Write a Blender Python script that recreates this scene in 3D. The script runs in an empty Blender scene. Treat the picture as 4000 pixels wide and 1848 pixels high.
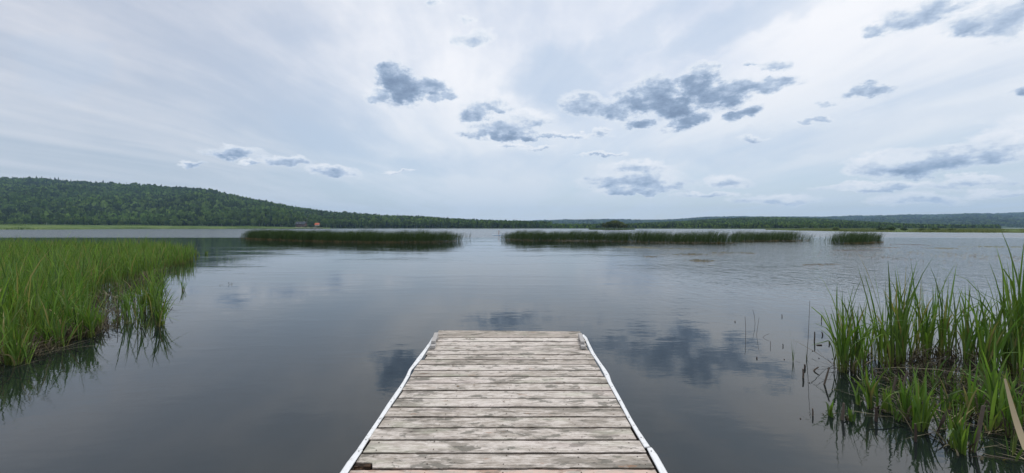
import bpy, bmesh, math, random
import numpy as np
from mathutils import Vector, Matrix
R = math.radians
scene = bpy.context.scene
C = scene.collection
rng = np.random.default_rng(7)
random.seed(7)

# ------------------------------------------------------------------ camera
F, CX, HY, CH = 1500.0, 2011.0, 889.0, 1.95      # focal length and horizon in photo pixels, eye height above the water
DECK = 0.35
cam = bpy.data.cameras.new('camera'); camo = bpy.data.objects.new('camera', cam); C.objects.link(camo)
camo.location = (0, 0, CH); camo.rotation_euler = (R(90), 0, 0)
cam.sensor_width = 36; cam.lens = 36 * F / 4000
cam.shift_x = (2000 - CX) / 4000; cam.shift_y = (HY - 924) / 4000
cam.clip_start = 0.05; cam.clip_end = 30000
scene.camera = camo

def P(px, py, z=0.0):
    Y = F * (CH - z) / (py - HY)
    return Vector(((px - CX) / F * Y, Y, z))
def at(px, Y): return (px - CX) / F * Y
def zat(py, Y): return CH - (py - HY) / F * Y

# ------------------------------------------------------------------ node helper
class NT:
    def __init__(s, tree): s.t = tree; s.n = tree.nodes; s.l = tree.links
    def new(s, typ, **kw):
        n = s.n.new(typ)
        for k, v in kw.items(): setattr(n, k, v)
        return n
    def put(s, sock, v):
        if isinstance(v, bpy.types.NodeSocket): s.l.new(v, sock)
        elif v is not None:
            if sock.type == 'RGBA' and hasattr(v, '__len__') and len(v) == 3: v = (*v, 1)
            sock.default_value = v
    def m(s, op, a, b=None, c=None, clamp=False):
        n = s.new('ShaderNodeMath', operation=op, use_clamp=clamp)
        s.put(n.inputs[0], a); s.put(n.inputs[1], b); s.put(n.inputs[2], c)
        return n.outputs[0]
    def vm(s, op, a, b=None):
        n = s.new('ShaderNodeVectorMath', operation=op)
        s.put(n.inputs[0], a)
        if op == 'SCALE': s.put(n.inputs['Scale'], b)
        else: s.put(n.inputs[1], b)
        return n.outputs['Value'] if op in ('LENGTH', 'DOT_PRODUCT') else n.outputs[0]
    def mix(s, f, a, b, blend='MIX'):
        n = s.new('ShaderNodeMix', data_type='RGBA', blend_type=blend)
        s.put(n.inputs['Factor'], f); s.put(n.inputs[6], a); s.put(n.inputs[7], b)
        return n.outputs[2]
    def mr(s, v, a, b, c=0.0, d=1.0, smooth=True):
        n = s.new('ShaderNodeMapRange', interpolation_type='SMOOTHSTEP' if smooth else 'LINEAR')
        for i, x in enumerate((v, a, b, c, d)): s.put(n.inputs[i], x)
        return n.outputs[0]
    def noise(s, vec, scale, detail=3, rough=.5, out=0, dist=0.0):
        n = s.new('ShaderNodeTexNoise')
        s.put(n.inputs['Vector'], vec); s.put(n.inputs['Scale'], scale); s.put(n.inputs['Detail'], detail)
        s.put(n.inputs['Roughness'], rough); s.put(n.inputs['Distortion'], dist)
        return n.outputs[out]
    def comb(s, x, y, z=0.0):
        n = s.new('ShaderNodeCombineXYZ')
        for i, v in enumerate((x, y, z)): s.put(n.inputs[i], v)
        return n.outputs[0]
    def sep(s, v):
        n = s.new('ShaderNodeSeparateXYZ'); s.put(n.inputs[0], v); return n.outputs
    def scale(s, v, x, y, z): return s.vm('MULTIPLY', v, (x, y, z))

# ------------------------------------------------------------------ world: sky with a cirrus veil and small cumulus
SUN_EL, SUN_AZ = 56, 25        # degrees; azimuth from +Y towards +X
world = bpy.data.worlds.new("World"); scene.world = world; world.use_nodes = True
wt = NT(world.node_tree); wt.n.clear()
sky = wt.new('ShaderNodeTexSky', sky_type='NISHITA'); sky.sun_disc = False
sky.sun_elevation = R(SUN_EL); sky.sun_rotation = R(SUN_AZ)
tc = wt.new('ShaderNodeTexCoord').outputs['Generated']
D = wt.vm('NORMALIZE', tc)
dx, dy, dz = wt.sep(D)
az = wt.m('ARCTAN2', dx, dy); el = wt.m('ARCSINE', dz)
def azel(px, py):
    x = (px - CX) / F; z = -(py - HY) / F
    return math.atan2(x, 1), math.atan2(z, math.sqrt(1 + x * x))
# high veil: streaks that run with the wind and meet at the horizon ahead
zc = wt.m('ADD', wt.m('MAXIMUM', dz, 0.0), 0.045)
plane = wt.comb(wt.m('DIVIDE', dx, zc), wt.m('DIVIDE', dy, zc), 0.0)
pw = wt.vm('ADD', plane, wt.vm('SCALE', wt.noise(plane, .28, 2, .5, 1), 1.6))
streak = wt.noise(wt.scale(pw, .85, .16, 1), 1.0, 5, .55)
fine = wt.noise(wt.scale(pw, 2.1, .42, 1), 1.3, 5, .6)
broad = wt.noise(wt.vm('ADD', D, (3.1, 0.4, 1.7)), 1.7, 3, .5)
puff = wt.noise(wt.scale(D, 1, 1, 1.7), 6.5, 6, .6)
veil = wt.m('ADD', wt.m('MULTIPLY', streak, .55), wt.m('MULTIPLY', fine, .2))
veil = wt.m('ADD', veil, wt.m('MULTIPLY', broad, .25))
veil = wt.m('ADD', veil, wt.m('MULTIPLY', puff, .16))
cover = wt.mr(veil, .44, .70)
elm = wt.mr(dz, 0.0, .42)
base = wt.mix(1.0, sky.outputs[0], (.10, .10, .10), 'MULTIPLY')
thin = wt.mix(.62, base, wt.mix(elm, (.50, .625, .745), (.52, .635, .775)))
thick = wt.mix(elm, (.61, .705, .795), (.88, .91, .945))
skycol = wt.mix(wt.m('MULTIPLY', wt.m('ADD', wt.m('MULTIPLY', cover, .80), .18), 1.0), thin, thick)
# the left of the sky is a little greyer and pinker
leftw = wt.mr(az, -.25, -.85)
skycol = wt.mix(wt.m('MULTIPLY', leftw, .9), skycol, wt.mix(1.0, skycol, (.91, .885, .885), 'MULTIPLY'))
# bluer hole in the veil
blobs_soft = [(2180, 330, 260, 170, 0, .62), (2420, 170, 330, 100, 25, .40), (2850, 110, 520, 90, 20, .42),
              (1250, 520, 300, 90, -30, .22), (250, 250, 220, 160, -40, .25), (3000, 560, 900, 60, 9, .22), (1900, 640, 500, 70, 0, .2)]
def place(px, py, rx, ry, tilt):
    a, e = azel(px, py)
    a1, e1 = azel(px + rx, py); a2, e2 = azel(px - rx, py)
    ra = abs(a1 - a2) / 2; b1 = azel(px, py - ry)[1]; b2 = azel(px, py + ry)[1]
    re = abs(b1 - b2) / 2
    # rectilinear stretch tilts level lines slightly in azimuth/elevation
    slope = (e1 - e2) / (a1 - a2)
    return a, e, ra, re, R(tilt) + math.atan(slope)
qn = wt.noise(wt.comb(az, wt.m('MULTIPLY', el, 1.5)), 9, 5, .55, 1)
ae = wt.comb(az, el)
warp_s = wt.vm('ADD', ae, wt.scale(wt.vm('SUBTRACT', qn, (.5, .5, .5)), .22, .14, 0))
def blob(vec, b, flat=False):
    a, e, ra, re, tl = place(*b)
    n = wt.new('ShaderNodeMapping', vector_type='TEXTURE')
    wt.put(n.inputs[0], vec); n.inputs[1].default_value = (a, e, 0)
    n.inputs[2].default_value = (0, 0, tl); n.inputs[3].default_value = (ra, re, 1)
    v = n.outputs[0]
    sx, sy, _ = wt.sep(v)
    if flat:
        yy = wt.m('MAXIMUM', sy, wt.m('MULTIPLY', sy, -1.6))
        v = wt.comb(sx, yy)
    L_ = wt.vm('LENGTH', v)
    return wt.m('SUBTRACT', 1.0, wt.m('MULTIPLY', L_, L_), clamp=True), sy
soft = None
for b in blobs_soft:
    q, _ = blob(warp_s, b[:5])
    q = wt.m('MULTIPLY', wt.mr(q, 0, .95), b[5])
    soft = q if soft is None else wt.m('MAXIMUM', soft, q)
skycol = wt.mix(soft, skycol, (.45, .575, .735))
# cumulus: photo pixel centre, radii, tilt, darkness, flat base
cum = [(1548,330,84,84,0,.98,0),(1570,372,72,42,0,1.0,0),(1520,292,54,48,0,.75,0),(1680,338,92,38,-8,.74,0),(1720,375,66,22,0,.35,0),
 (1480,372,60,30,0,.18,0),
 (1900,425,104,36,0,.66,1),(1860,460,80,34,0,.76,1),(1970,500,168,42,0,.62,1),(1975,528,186,30,0,.95,1),(2090,480,70,30,0,.38,1),(2200,528,190,15,0,.55,1),(2350,510,40,16,0,.4,0),
 (2010,572,80,14,0,.28,1),(2100,580,60,12,0,.22,1),
 (2290,415,130,52,-8,.60,0),(2380,440,110,38,0,.66,0),(2560,370,120,76,0,.86,0),(2640,420,112,72,10,1.0,0),(2720,330,110,72,0,.92,0),
 (2810,375,130,55,8,.82,0),(2960,335,170,30,6,.72,0),(2740,265,66,34,0,.35,0),(2690,470,90,30,20,.88,0),(2900,440,82,27,22,.85,0),
 (2490,478,68,22,0,.82,0),(2620,480,40,22,30,.4,0),
 (3020,255,76,24,0,.42,0),(2930,250,48,14,0,.3,0),
 (3410,358,136,32,11,.72,0),(3215,402,62,18,0,.38,0),(3165,472,98,15,4,.5,0),(2935,540,70,15,0,.5,0),
 (3600,70,220,60,18,.55,0),(3790,90,150,52,15,.45,0),(3420,116,96,28,0,.52,0),(3950,60,200,100,10,.5,0),(3660,20,120,50,0,.5,0),
 (3970,365,100,36,0,.8,1),(3660,640,330,56,9,.72,1),(3420,655,150,54,5,.5,1),(3950,560,210,84,10,.44,1),(3560,662,120,40,0,.85,1),
 (3420,727,270,20,4,.45,1),(3800,720,220,26,0,.35,1),
 (2480,718,215,54,0,.74,1),(2460,748,170,20,0,.62,1),(2490,655,160,26,0,.46,1),(2830,712,90,32,0,.34,1),
 (2760,765,150,14,0,.25,1),(3020,790,170,24,0,.36,1),(3570,780,190,30,0,.28,1),(3900,760,180,16,0,.2,1),
 (925,600,130,30,-3,.52,1),(1120,634,120,28,-4,.46,1),(1300,672,130,28,-6,.40,1),(762,646,58,12,0,.42,1),(1550,670,80,9,0,.3,1),(985,633,60,9,0,.3,1),
 (1850,155,90,40,10,.32,0),(1820,72,50,14,0,.3,0),(1700,15,40,20,0,.3,0),(2350,600,120,9,0,.2,1)]
n1 = wt.noise(wt.comb(az, wt.m('MULTIPLY', el, 1.7), .3), 17, 7, .62, 1)
warp = wt.vm('ADD', ae, wt.scale(wt.vm('SUBTRACT', n1, (.5, .5, .5)), .10, .055, 0))
Fm = None; W = None; Dk = None
cum += [(1625,345,85,50,0,.80,0),(2470,400,90,50,0,.74,0),(2050,470,130,40,0,.5,1),(2870,340,110,45,5,.75,0)]
for b in cum:
    b = list(b)
    if b[0] < 1400: b[5] += .22
    gs = 1.16 if b[2] > 90 else 1.22
    gy = gs * (1.3 if b[1] > 540 and b[0] > 2300 else 1.12 if b[5] > .7 else 1.0)
    b = (b[0], b[1], b[2] * gs * (1.08 if b[5] > .7 else 1), b[3] * gy, b[4], max(b[5], .46) * (.72 if b[1] < 180 and b[0] < 2100 else 1), b[6])
    wv_ = warp
    if Fm is not None:      # keeps the blobs evaluated one after the other (the shader stack is small)
        n_ = wt.new('ShaderNodeVectorMath', operation='MULTIPLY_ADD')
        wt.put(n_.inputs[0], Dk); n_.inputs[1].default_value = (1e-6, 1e-6, 0); wt.put(n_.inputs[2], warp); wv_ = n_.outputs[0]
    q, sy = blob(wv_, b[:5], bool(b[6]))
    k = wt.m('MULTIPLY_ADD', sy, -.62 if b[6] else -.30, b[5] - (.10 if b[6] else .04))
    w = wt.m('MULTIPLY', q, q)
    if Fm is None: Fm = q; W = wt.m('ADD', w, 1e-4); Dk = wt.m('MULTIPLY', w, k)
    else:
        Fm = wt.m('MAXIMUM', Fm, q); W = wt.m('ADD', W, w); Dk = wt.m('MULTIPLY_ADD', w, k, Dk)
dk = wt.m('DIVIDE', Dk, W, clamp=True)
det = wt.noise(wt.comb(az, wt.m('MULTIPLY', el, 1.8), 2.0), 34, 6, .62)
dd = wt.m('SUBTRACT', det, .5)
Fd = wt.m('ADD', Fm, wt.m('MULTIPLY', dd, .85))
alpha = wt.m('MULTIPLY', wt.mr(Fd, .06, .78), wt.mr(Fm, 0.0, .28))
edge = wt.mr(Fd, .26, 1.12)
shade = wt.m('MULTIPLY', dk, wt.m('MULTIPLY_ADD', edge, .78, .22))
dd2 = wt.m('SUBTRACT', wt.noise(wt.comb(az, wt.m('MULTIPLY', el, 1.8), 5.0), 20, 5, .6), .5)
shade = wt.m('ADD', shade, wt.m('ADD', wt.m('MULTIPLY', dd, .35), wt.m('MULTIPLY', dd2, 1.0)), clamp=True)
cr = wt.new('ShaderNodeValToRGB'); wt.put(cr.inputs[0], shade)
els = cr.color_ramp.elements
els[0].position = 0.0; els[0].color = (.80, .85, .905, 1)
els[1].position = 1.0; els[1].color = (.19, .265, .39, 1)
for p_, c_ in ((.22, (.69, .765, .845, 1)), (.45, (.45, .555, .70, 1)), (.72, (.27, .365, .51, 1))):
    e_ = els.new(p_); e_.color = c_
skycol = wt.mix(alpha, skycol, cr.outputs[0])
skycol = wt.mix(1.0, skycol, (1.035, 1.005, 1.0), 'MULTIPLY')
below = wt.mr(dz, -.02, 0.0)
skycol = wt.mix(below, (.12, .15, .15), skycol)
bg = wt.new('ShaderNodeBackground'); wt.put(bg.inputs[0], skycol); bg.inputs[1].default_value = 1.0
wo = wt.new('ShaderNodeOutputWorld'); wt.l.new(bg.outputs[0], wo.inputs[0])

sl = bpy.data.lights.new('sun', 'SUN'); sl.energy = 1.5; sl.angle = R(14); sl.color = (1, .965, .91)
so = bpy.data.objects.new('sun', sl); C.objects.link(so)
sd = Vector((math.sin(R(SUN_AZ)) * math.cos(R(SUN_EL)), math.cos(R(SUN_AZ)) * math.cos(R(SUN_EL)), math.sin(R(SUN_EL))))
so.rotation_euler = sd.to_track_quat('Z', 'Y').to_euler(); so.location = sd * 60
scene.view_settings.view_transform = 'Standard'; scene.view_settings.look = 'None'
scene.view_settings.exposure = 0.12; scene.view_settings.gamma = 1
scene.cycles.max_bounces = 6; scene.cycles.volume_bounces = 1; scene.cycles.transparent_max_bounces = 8
scene.cycles.use_denoising = True

# ------------------------------------------------------------------ mesh helpers
def tag(o, label=None, cat=None, group=None, kind=None):
    for k, v in (('label', label), ('category', cat), ('group', group), ('kind', kind)):
        if v: o[k] = v
    return o
def link(name, me, mat=None, parent=None, loc=None):
    o = bpy.data.objects.new(name, me); C.objects.link(o)
    if mat and not me.materials: me.materials.append(mat)
    if parent: o.parent = parent
    if loc is not None: o.location = loc
    return o
def empty(name, loc=(0, 0, 0), rz=0):
    o = bpy.data.objects.new(name, None); C.objects.link(o); o.location = loc; o.rotation_euler.z = rz
    o.empty_display_size = .1
    return o
def mesh_np(name, V, Q=None, T=None, col=None, smooth=False):
    """verts n x 3, quads, triangles, point colours n x 4"""
    V = np.asarray(V, np.float32).reshape(-1, 3)
    Q = np.zeros((0, 4), np.int32) if Q is None else np.asarray(Q, np.int32).reshape(-1, 4)
    T = np.zeros((0, 3), np.int32) if T is None else np.asarray(T, np.int32).reshape(-1, 3)
    me = bpy.data.meshes.new(name)
    me.vertices.add(len(V)); me.vertices.foreach_set('co', V.ravel())
    loops = np.concatenate([Q.ravel(), T.ravel()]).astype(np.int32)
    me.loops.add(len(loops)); me.loops.foreach_set('vertex_index', loops)
    tot = np.concatenate([np.full(len(Q), 4), np.full(len(T), 3)]).astype(np.int32)
    start = np.concatenate([[0], np.cumsum(tot)[:-1]]).astype(np.int32)
    me.polygons.add(len(tot)); me.polygons.foreach_set('loop_start', start)
    try: me.polygons.foreach_set('loop_total', tot)
    except Exception: pass
    me.polygons.foreach_set('use_smooth', np.full(len(tot), smooth))
    if col is not None:
        col = np.asarray(col, np.float32)
        if col.shape[1] == 3: col = np.concatenate([col, np.ones((len(col), 1), np.float32)], 1)
        a = me.color_attributes.new('Col', 'FLOAT_COLOR', 'POINT'); a.data.foreach_set('color', col.ravel())
    me.update(calc_edges=True); me.validate()
    return me
class MB:
    """several boxes / tubes joined into one mesh"""
    def __init__(s): s.V = []; s.F = []; s.c = []
    def add(s, vs, fs, col=(0, 0, 0, 1)):
        b = len(s.V); s.V += [tuple(v) for v in vs]; s.F += [tuple(i + b for i in f) for f in fs]; s.c += [col] * len(vs); return s
    def box(s, x0, x1, y0, y1, z0, z1, col=(0, 0, 0, 1)):
        vs = [(x, y, z) for x in (x0, x1) for y in (y0, y1) for z in (z0, z1)]
        return s.add(vs, [(0, 1, 3, 2), (4, 6, 7, 5), (0, 4, 5, 1), (2, 3, 7, 6), (0, 2, 6, 4), (1, 5, 7, 3)], col)
    def tube(s, pts, rad, n=6, col=(0, 0, 0, 1), cap=True):
        pts = [Vector(p) for p in pts]; vs = []; fs = []
        for i, p in enumerate(pts):
            d = (pts[min(i + 1, len(pts) - 1)] - pts[max(i - 1, 0)]).normalized()
            u = d.cross(Vector((0, 0, 1)) if abs(d.z) < .9 else Vector((1, 0, 0))).normalized(); w = d.cross(u)
            r = rad[i] if hasattr(rad, '__len__') else rad
            for k in range(n):
                t = 2 * math.pi * k / n; vs.append(p + (u * math.cos(t) + w * math.sin(t)) * r)
        for i in range(len(pts) - 1):
            for k in range(n): fs.append((i * n + k, i * n + (k + 1) % n, (i + 1) * n + (k + 1) % n, (i + 1) * n + k))
        if cap: fs += [tuple(range(n - 1, -1, -1)), tuple(range((len(pts) - 1) * n, len(pts) * n))]
        return s.add(vs, fs, col)
    def mesh(s, name, bevel=0.0, smooth=False):
        me = bpy.data.meshes.new(name); me.from_pydata(s.V, [], s.F); 
        a = me.color_attributes.new('Col', 'FLOAT_COLOR', 'POINT'); a.data.foreach_set('color', np.array(s.c, np.float32).ravel())
        bm = bmesh.new(); bm.from_mesh(me); bmesh.ops.recalc_face_normals(bm, faces=bm.faces)
        if bevel: bmesh.ops.bevel(bm, geom=list(bm.edges), offset=bevel, segments=1, affect='EDGES')
        bm.to_mesh(me); bm.free()
        if smooth: me.polygons.foreach_set('use_smooth', [True] * len(me.polygons))
        me.update(); return me
    def build(s, name, mat, parent=None, loc=None, **k): return link(name, s.mesh(name, **k), mat, parent, loc)

# ------------------------------------------------------------------ materials
def newmat(name):
    m = bpy.data.materials.new(name); m.use_nodes = True; t = NT(m.node_tree)
    b = m.node_tree.nodes['Principled BSDF']; return m, t, b
def simple(name, col, rough=.6, var=.18, scale=8, bump=0.0, metal=0):
    m, t, b = newmat(name)
    co = t.new('ShaderNodeTexCoord').outputs['Object']
    n = t.noise(co, scale, 4, .6)
    c = t.mix(n, tuple(x * (1 - var) for x in col), tuple(min(1, x * (1 + var)) for x in col))
    t.put(b.inputs['Base Color'], c); b.inputs['Roughness'].default_value = rough; b.inputs['Metallic'].default_value = metal
    if bump:
        bn = t.new('ShaderNodeBump'); bn.inputs['Strength'].default_value = bump; bn.inputs['Distance'].default_value = .02
        t.put(bn.inputs['Height'], n); t.l.new(bn.outputs[0], b.inputs['Normal'])
    return m
def leafmat(name, trans=.35, rough=.5, noise=0.0, nscale=.2, spec=.3):
    m, t, b = newmat(name)
    at_ = t.new('ShaderNodeAttribute', attribute_name='Col')
    c = at_.outputs['Color']
    if noise:
        co = t.new('ShaderNodeTexCoord').outputs['Object']
        n = t.noise(co, nscale, 4, .6)
        c = t.mix(t.mr(n, .3, .7), t.mix(1.0, c, (1 - noise, 1 - noise * .8, 1 - noise), 'MULTIPLY'), t.mix(1.0, c, (1 + noise * 1.2, 1 + noise, 1 + noise * .4), 'MULTIPLY'))
    t.put(b.inputs['Base Color'], c); b.inputs['Roughness'].default_value = rough
    b.inputs['Specular IOR Level'].default_value = spec
    tr = t.new('ShaderNodeBsdfTranslucent'); t.put(tr.inputs[0], t.mix(1.0, c, (1.15, 1.25, .6), 'MULTIPLY'))
    mx = t.new('ShaderNodeMixShader'); mx.inputs[0].default_value = trans
    t.l.new(b.outputs[0], mx.inputs[1]); t.l.new(tr.outputs[0], mx.inputs[2])
    t.l.new(mx.outputs[0], t.n['Material Output'].inputs[0])
    return m
M_leaf = leafmat('cattail_leaf', .35, .45)
M_dead = leafmat('dead_reed', .12, .7)
M_rush = leafmat('bulrush', .2, .5)
M_crown = leafmat('tree_foliage', .22, .7, spec=.15)
M_bark = simple('birch_bark', (.36, .35, .32), .9, .4, 2)
M_bark_dark = simple('dark_bark', (.10, .085, .07), .9, .4, 2)

# water -------------------------------------------------------------
def water_mat():
    m, t, b = newmat('lake_water')
    co = t.new('ShaderNodeTexCoord').outputs['Object']
    x, y, z = t.sep(co)
    wob = t.noise(t.scale(co, .012, .05, 1), 1.0, 4, .6)
    yy = t.m('ADD', y, t.m('MULTIPLY', t.m('SUBTRACT', wob, .5), 22))
    far = t.mr(yy, 68, 80)
    # calm streaks inside the ruffled lake, and a ruffled patch on the right
    st = t.noise(t.scale(co, .0045, .045, 1), 1.0, 4, .55)
    calm = t.m('MULTIPLY', t.mr(st, .56, .66), t.mr(x, 10, 60))
    far = t.m('MULTIPLY', far, t.m('SUBTRACT', 1.0, t.m('MULTIPLY', calm, .8)))
    pr = t.noise(t.scale(co, .05, .16, 1), 1.0, 3, .6)
    right = t.m('MULTIPLY', t.mr(t.m('ADD', t.m('SUBTRACT', x, t.m('MULTIPLY', y, .25)), t.m('MULTIPLY', pr, 10)), 3, 13), t.mr(y, 7, 14))
    midp = t.m('MULTIPLY', t.mr(t.noise(t.scale(co, .08, .3, 1), 1.0, 3, .6), .48, .66), t.mr(y, 6, 20))
    # rain of ripples: three sizes of real height, in metres
    h1 = t.noise(t.scale(co, 2.2, 5.0, 1), 1.0, 4, .55)
    h2 = t.noise(t.scale(co, 7.0, 16.0, 1), 1.0, 3, .5)
    h3 = t.noise(t.scale(co, .6, 1.5, 1), 1.0, 3, .5)
    patch = t.mr(t.noise(t.scale(co, .55, 1.4, 1), 1.0, 3, .5), .45, .75)
    a1 = t.m('ADD', .0011, t.m('MULTIPLY', patch, .0022)); a1 = t.m('ADD', a1, t.m('MULTIPLY', right, .022)); a1 = t.m('ADD', a1, t.m('MULTIPLY', midp, .003))
    a1 = t.m('ADD', a1, t.m('MULTIPLY', far, .006))
    a2 = t.m('ADD', .00025, t.m('MULTIPLY', patch, .0006)); a2 = t.m('ADD', a2, t.m('MULTIPLY', right, .004))
    h = t.m('ADD', t.m('MULTIPLY', h1, a1), t.m('MULTIPLY', h2, a2))
    h4 = t.noise(t.scale(co, 1.9, .85, 1), 1.0, 3, .6, dist=.4)
    h5 = t.noise(t.scale(co, 3.8, 2.0, 1), 1.0, 2, .6)
    h = t.m('ADD', h, t.m('MULTIPLY', h4, t.m('ADD', t.m('MULTIPLY', right, .062), t.m('MULTIPLY', midp, .012))))
    h = t.m('ADD', h, t.m('MULTIPLY', h5, t.m('MULTIPLY', right, .022)))
    h = t.m('ADD', h, t.m('MULTIPLY', h3, t.m('ADD', .0025, t.m('MULTIPLY', far, .012))))
    bn = t.new('ShaderNodeBump'); bn.inputs['Strength'].default_value = 1; bn.inputs['Distance'].default_value = 1.0
    t.put(bn.inputs['Height'], h); t.l.new(bn.outputs[0], b.inputs['Normal'])
    ro = t.m('ADD', .02, t.m('MULTIPLY', far, .16)); ro = t.m('ADD', ro, t.m('MULTIPLY', right, .03))
    ro = t.m('ADD', ro, t.m('MULTIPLY', t.mr(y, 14, 60), .015))
    t.put(b.inputs['Roughness'], ro)
    b.inputs['IOR'].default_value = 1.45; b.inputs['Specular IOR Level'].default_value = .68
    t.put(b.inputs['Base Color'], (.010, .015, .0145))
    return m
M_water = water_mat()
S = 6900
ys = np.unique(np.concatenate([np.linspace(-400, 60, 47), np.geomspace(60, 6450, 60)])); xs = np.linspace(-S, S, 70)
gx, gy = np.meshgrid(xs, ys)
def grid(nr, nc, off=0):
    i = np.arange(nr - 1)[:, None] * nc + np.arange(nc - 1)[None]
    return np.stack([i, i + 1, i + 1 + nc, i + nc], -1).reshape(-1, 4) + off
me = mesh_np('lake_water', np.stack([gx, gy, gx * 0], -1), grid(len(ys), len(xs)))
tag(link('water', me, M_water), kind='structure')

# ------------------------------------------------------------------ terrain
def hill_mat(name, c1, c2):
    m, t, b = newmat(name)
    co = t.new('ShaderNodeTexCoord').outputs['Object']
    n = t.noise(co, .012, 6, .6); n2 = t.noise(co, .12, 3, .6)
    t.put(b.inputs['Base Color'], t.mix(t.mr(t.m('ADD', t.m('MULTIPLY', n, .5), t.m('MULTIPLY', n2, .5)), .38, .62), c1, c2))
    b.inputs['Roughness'].default_value = .95; b.inputs['Specular IOR Level'].default_value = .1
    return m
M_hill = hill_mat('hill_undergrowth', (.020, .040, .014), (.050, .085, .025))
def interp(tab, x):
    a = np.array(tab, float); return np.array([np.interp(x, a[:, 0], a[:, k]) for k in range(1, a.shape[1])])
class Layer:
    """land with a shore at depth Y0(px) and a ridge at depth Y1(px) seen at photo height ridge_py(px)"""
    def __init__(s, tab, tree_h, base=0.5, und=5.0, seed=0, basetab=None):
        s.bt = basetab
        s.tab = tab; s.th = tree_h; s.base = base; s.und = und; s.seed = seed
    def xyz(s, px, t):
        Y0, Y1, rp = interp(s.tab, px)
        Y = Y0 + (Y1 - Y0) * t
        X = (px - CX) / F * Y
        base = s.base if s.bt is None else np.interp(px, *np.array(s.bt, float).T)
        zr = np.maximum(CH - (rp - HY) / F * Y1 - s.th, base)
        tt = np.clip(t, 0, 1)
        z = base + (zr - base) * (tt ** 1.08)
        w = np.clip(4 * tt * (1 - tt), 0, 1) * np.minimum(1, zr / 60)
        z = z + w * s.und * (np.sin(X * .011 + s.seed) * np.cos(Y * .013 + s.seed * 2) + .5 * np.sin(X * .031 + Y * .021))
        z = np.where(t > 1, z - (t - 1) * (Y1 - Y0) * .25, z)
        z = np.where(t < 0, base + t * 10 * (base + .6), z)
        return np.stack([X, Y, z], -1)
    def ground(s, name, mat, px0, px1, nc=220, nr=30):
        pxs = np.linspace(px0, px1, nc); ts = np.concatenate([[-.1], np.linspace(0, 1, nr), [1.15, 1.5]])
        a, b = np.meshgrid(pxs, ts)
        me = mesh_np(name, s.xyz(a, b), grid(len(ts), nc), smooth=True)
        return tag(link(name, me, mat), kind='structure')

L1 = Layer([(-2600,420,900,860),(-1700,480,1200,790),(-1000,530,1400,725),(-500,560,1450,700),(0,600,1400,692),(150,600,1400,694),(300,610,1400,706),(500,620,1380,716),(700,640,1350,728),(820,660,1320,740),(930,680,1280,762),
            (1000,690,1250,776),(1150,700,1200,806),(1300,760,1180,826),(1500,800,1150,839),(1700,830,1130,850),(1850,790,1100,858),(2000,760,1100,865),(2100,800,1100,869),
            (2260,760,1050,871),(2420,720,1000,882),(2520,700,900,889)], 13, 1.0, 9, 1.0, [(-500,5.2),(500,4.6),(1000,3.2),(1180,2.4),(1320,1.2),(2600,1.0)])
L2 = Layer([(2150,760,1500,872),(2300,720,1500,876),(2463,640,1500,872),(2620,600,1500,864),(2800,560,1500,852),(2900,540,1500,849),(3000,520,1450,847),(3100,520,1400,848),(3200,520,1350,851),
            (3330,540,1250,861),(3450,560,1150,868),(3550,600,1050,874),(3700,640,950,880),(3900,680,850,886)], 6, 1.0, 5, 3.0)
L3 = Layer([(1900,2000,4600,868),(2100,2000,4600,861),(2200,2000,4500,858),(2400,2000,4400,856),(2520,2000,4400,859),(2640,2000,4400,856),(2750,2000,4300,847),(2850,2000,4200,844),(3000,1900,4100,846),
            (3230,1800,4000,846),(3400,1700,3900,841),(3600,1500,3800,838),(3900,1400,3700,832),(4000,1400,3600,829),(4500,1300,3500,824)], 12, 1.0, 14, 5.0)
L1.ground('hill', M_hill, -2600, 2520, nc=280)
L2.ground('hill', M_hill, 2150, 3900)
L3.ground('hill', M_hill, 1900, 4500)

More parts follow.
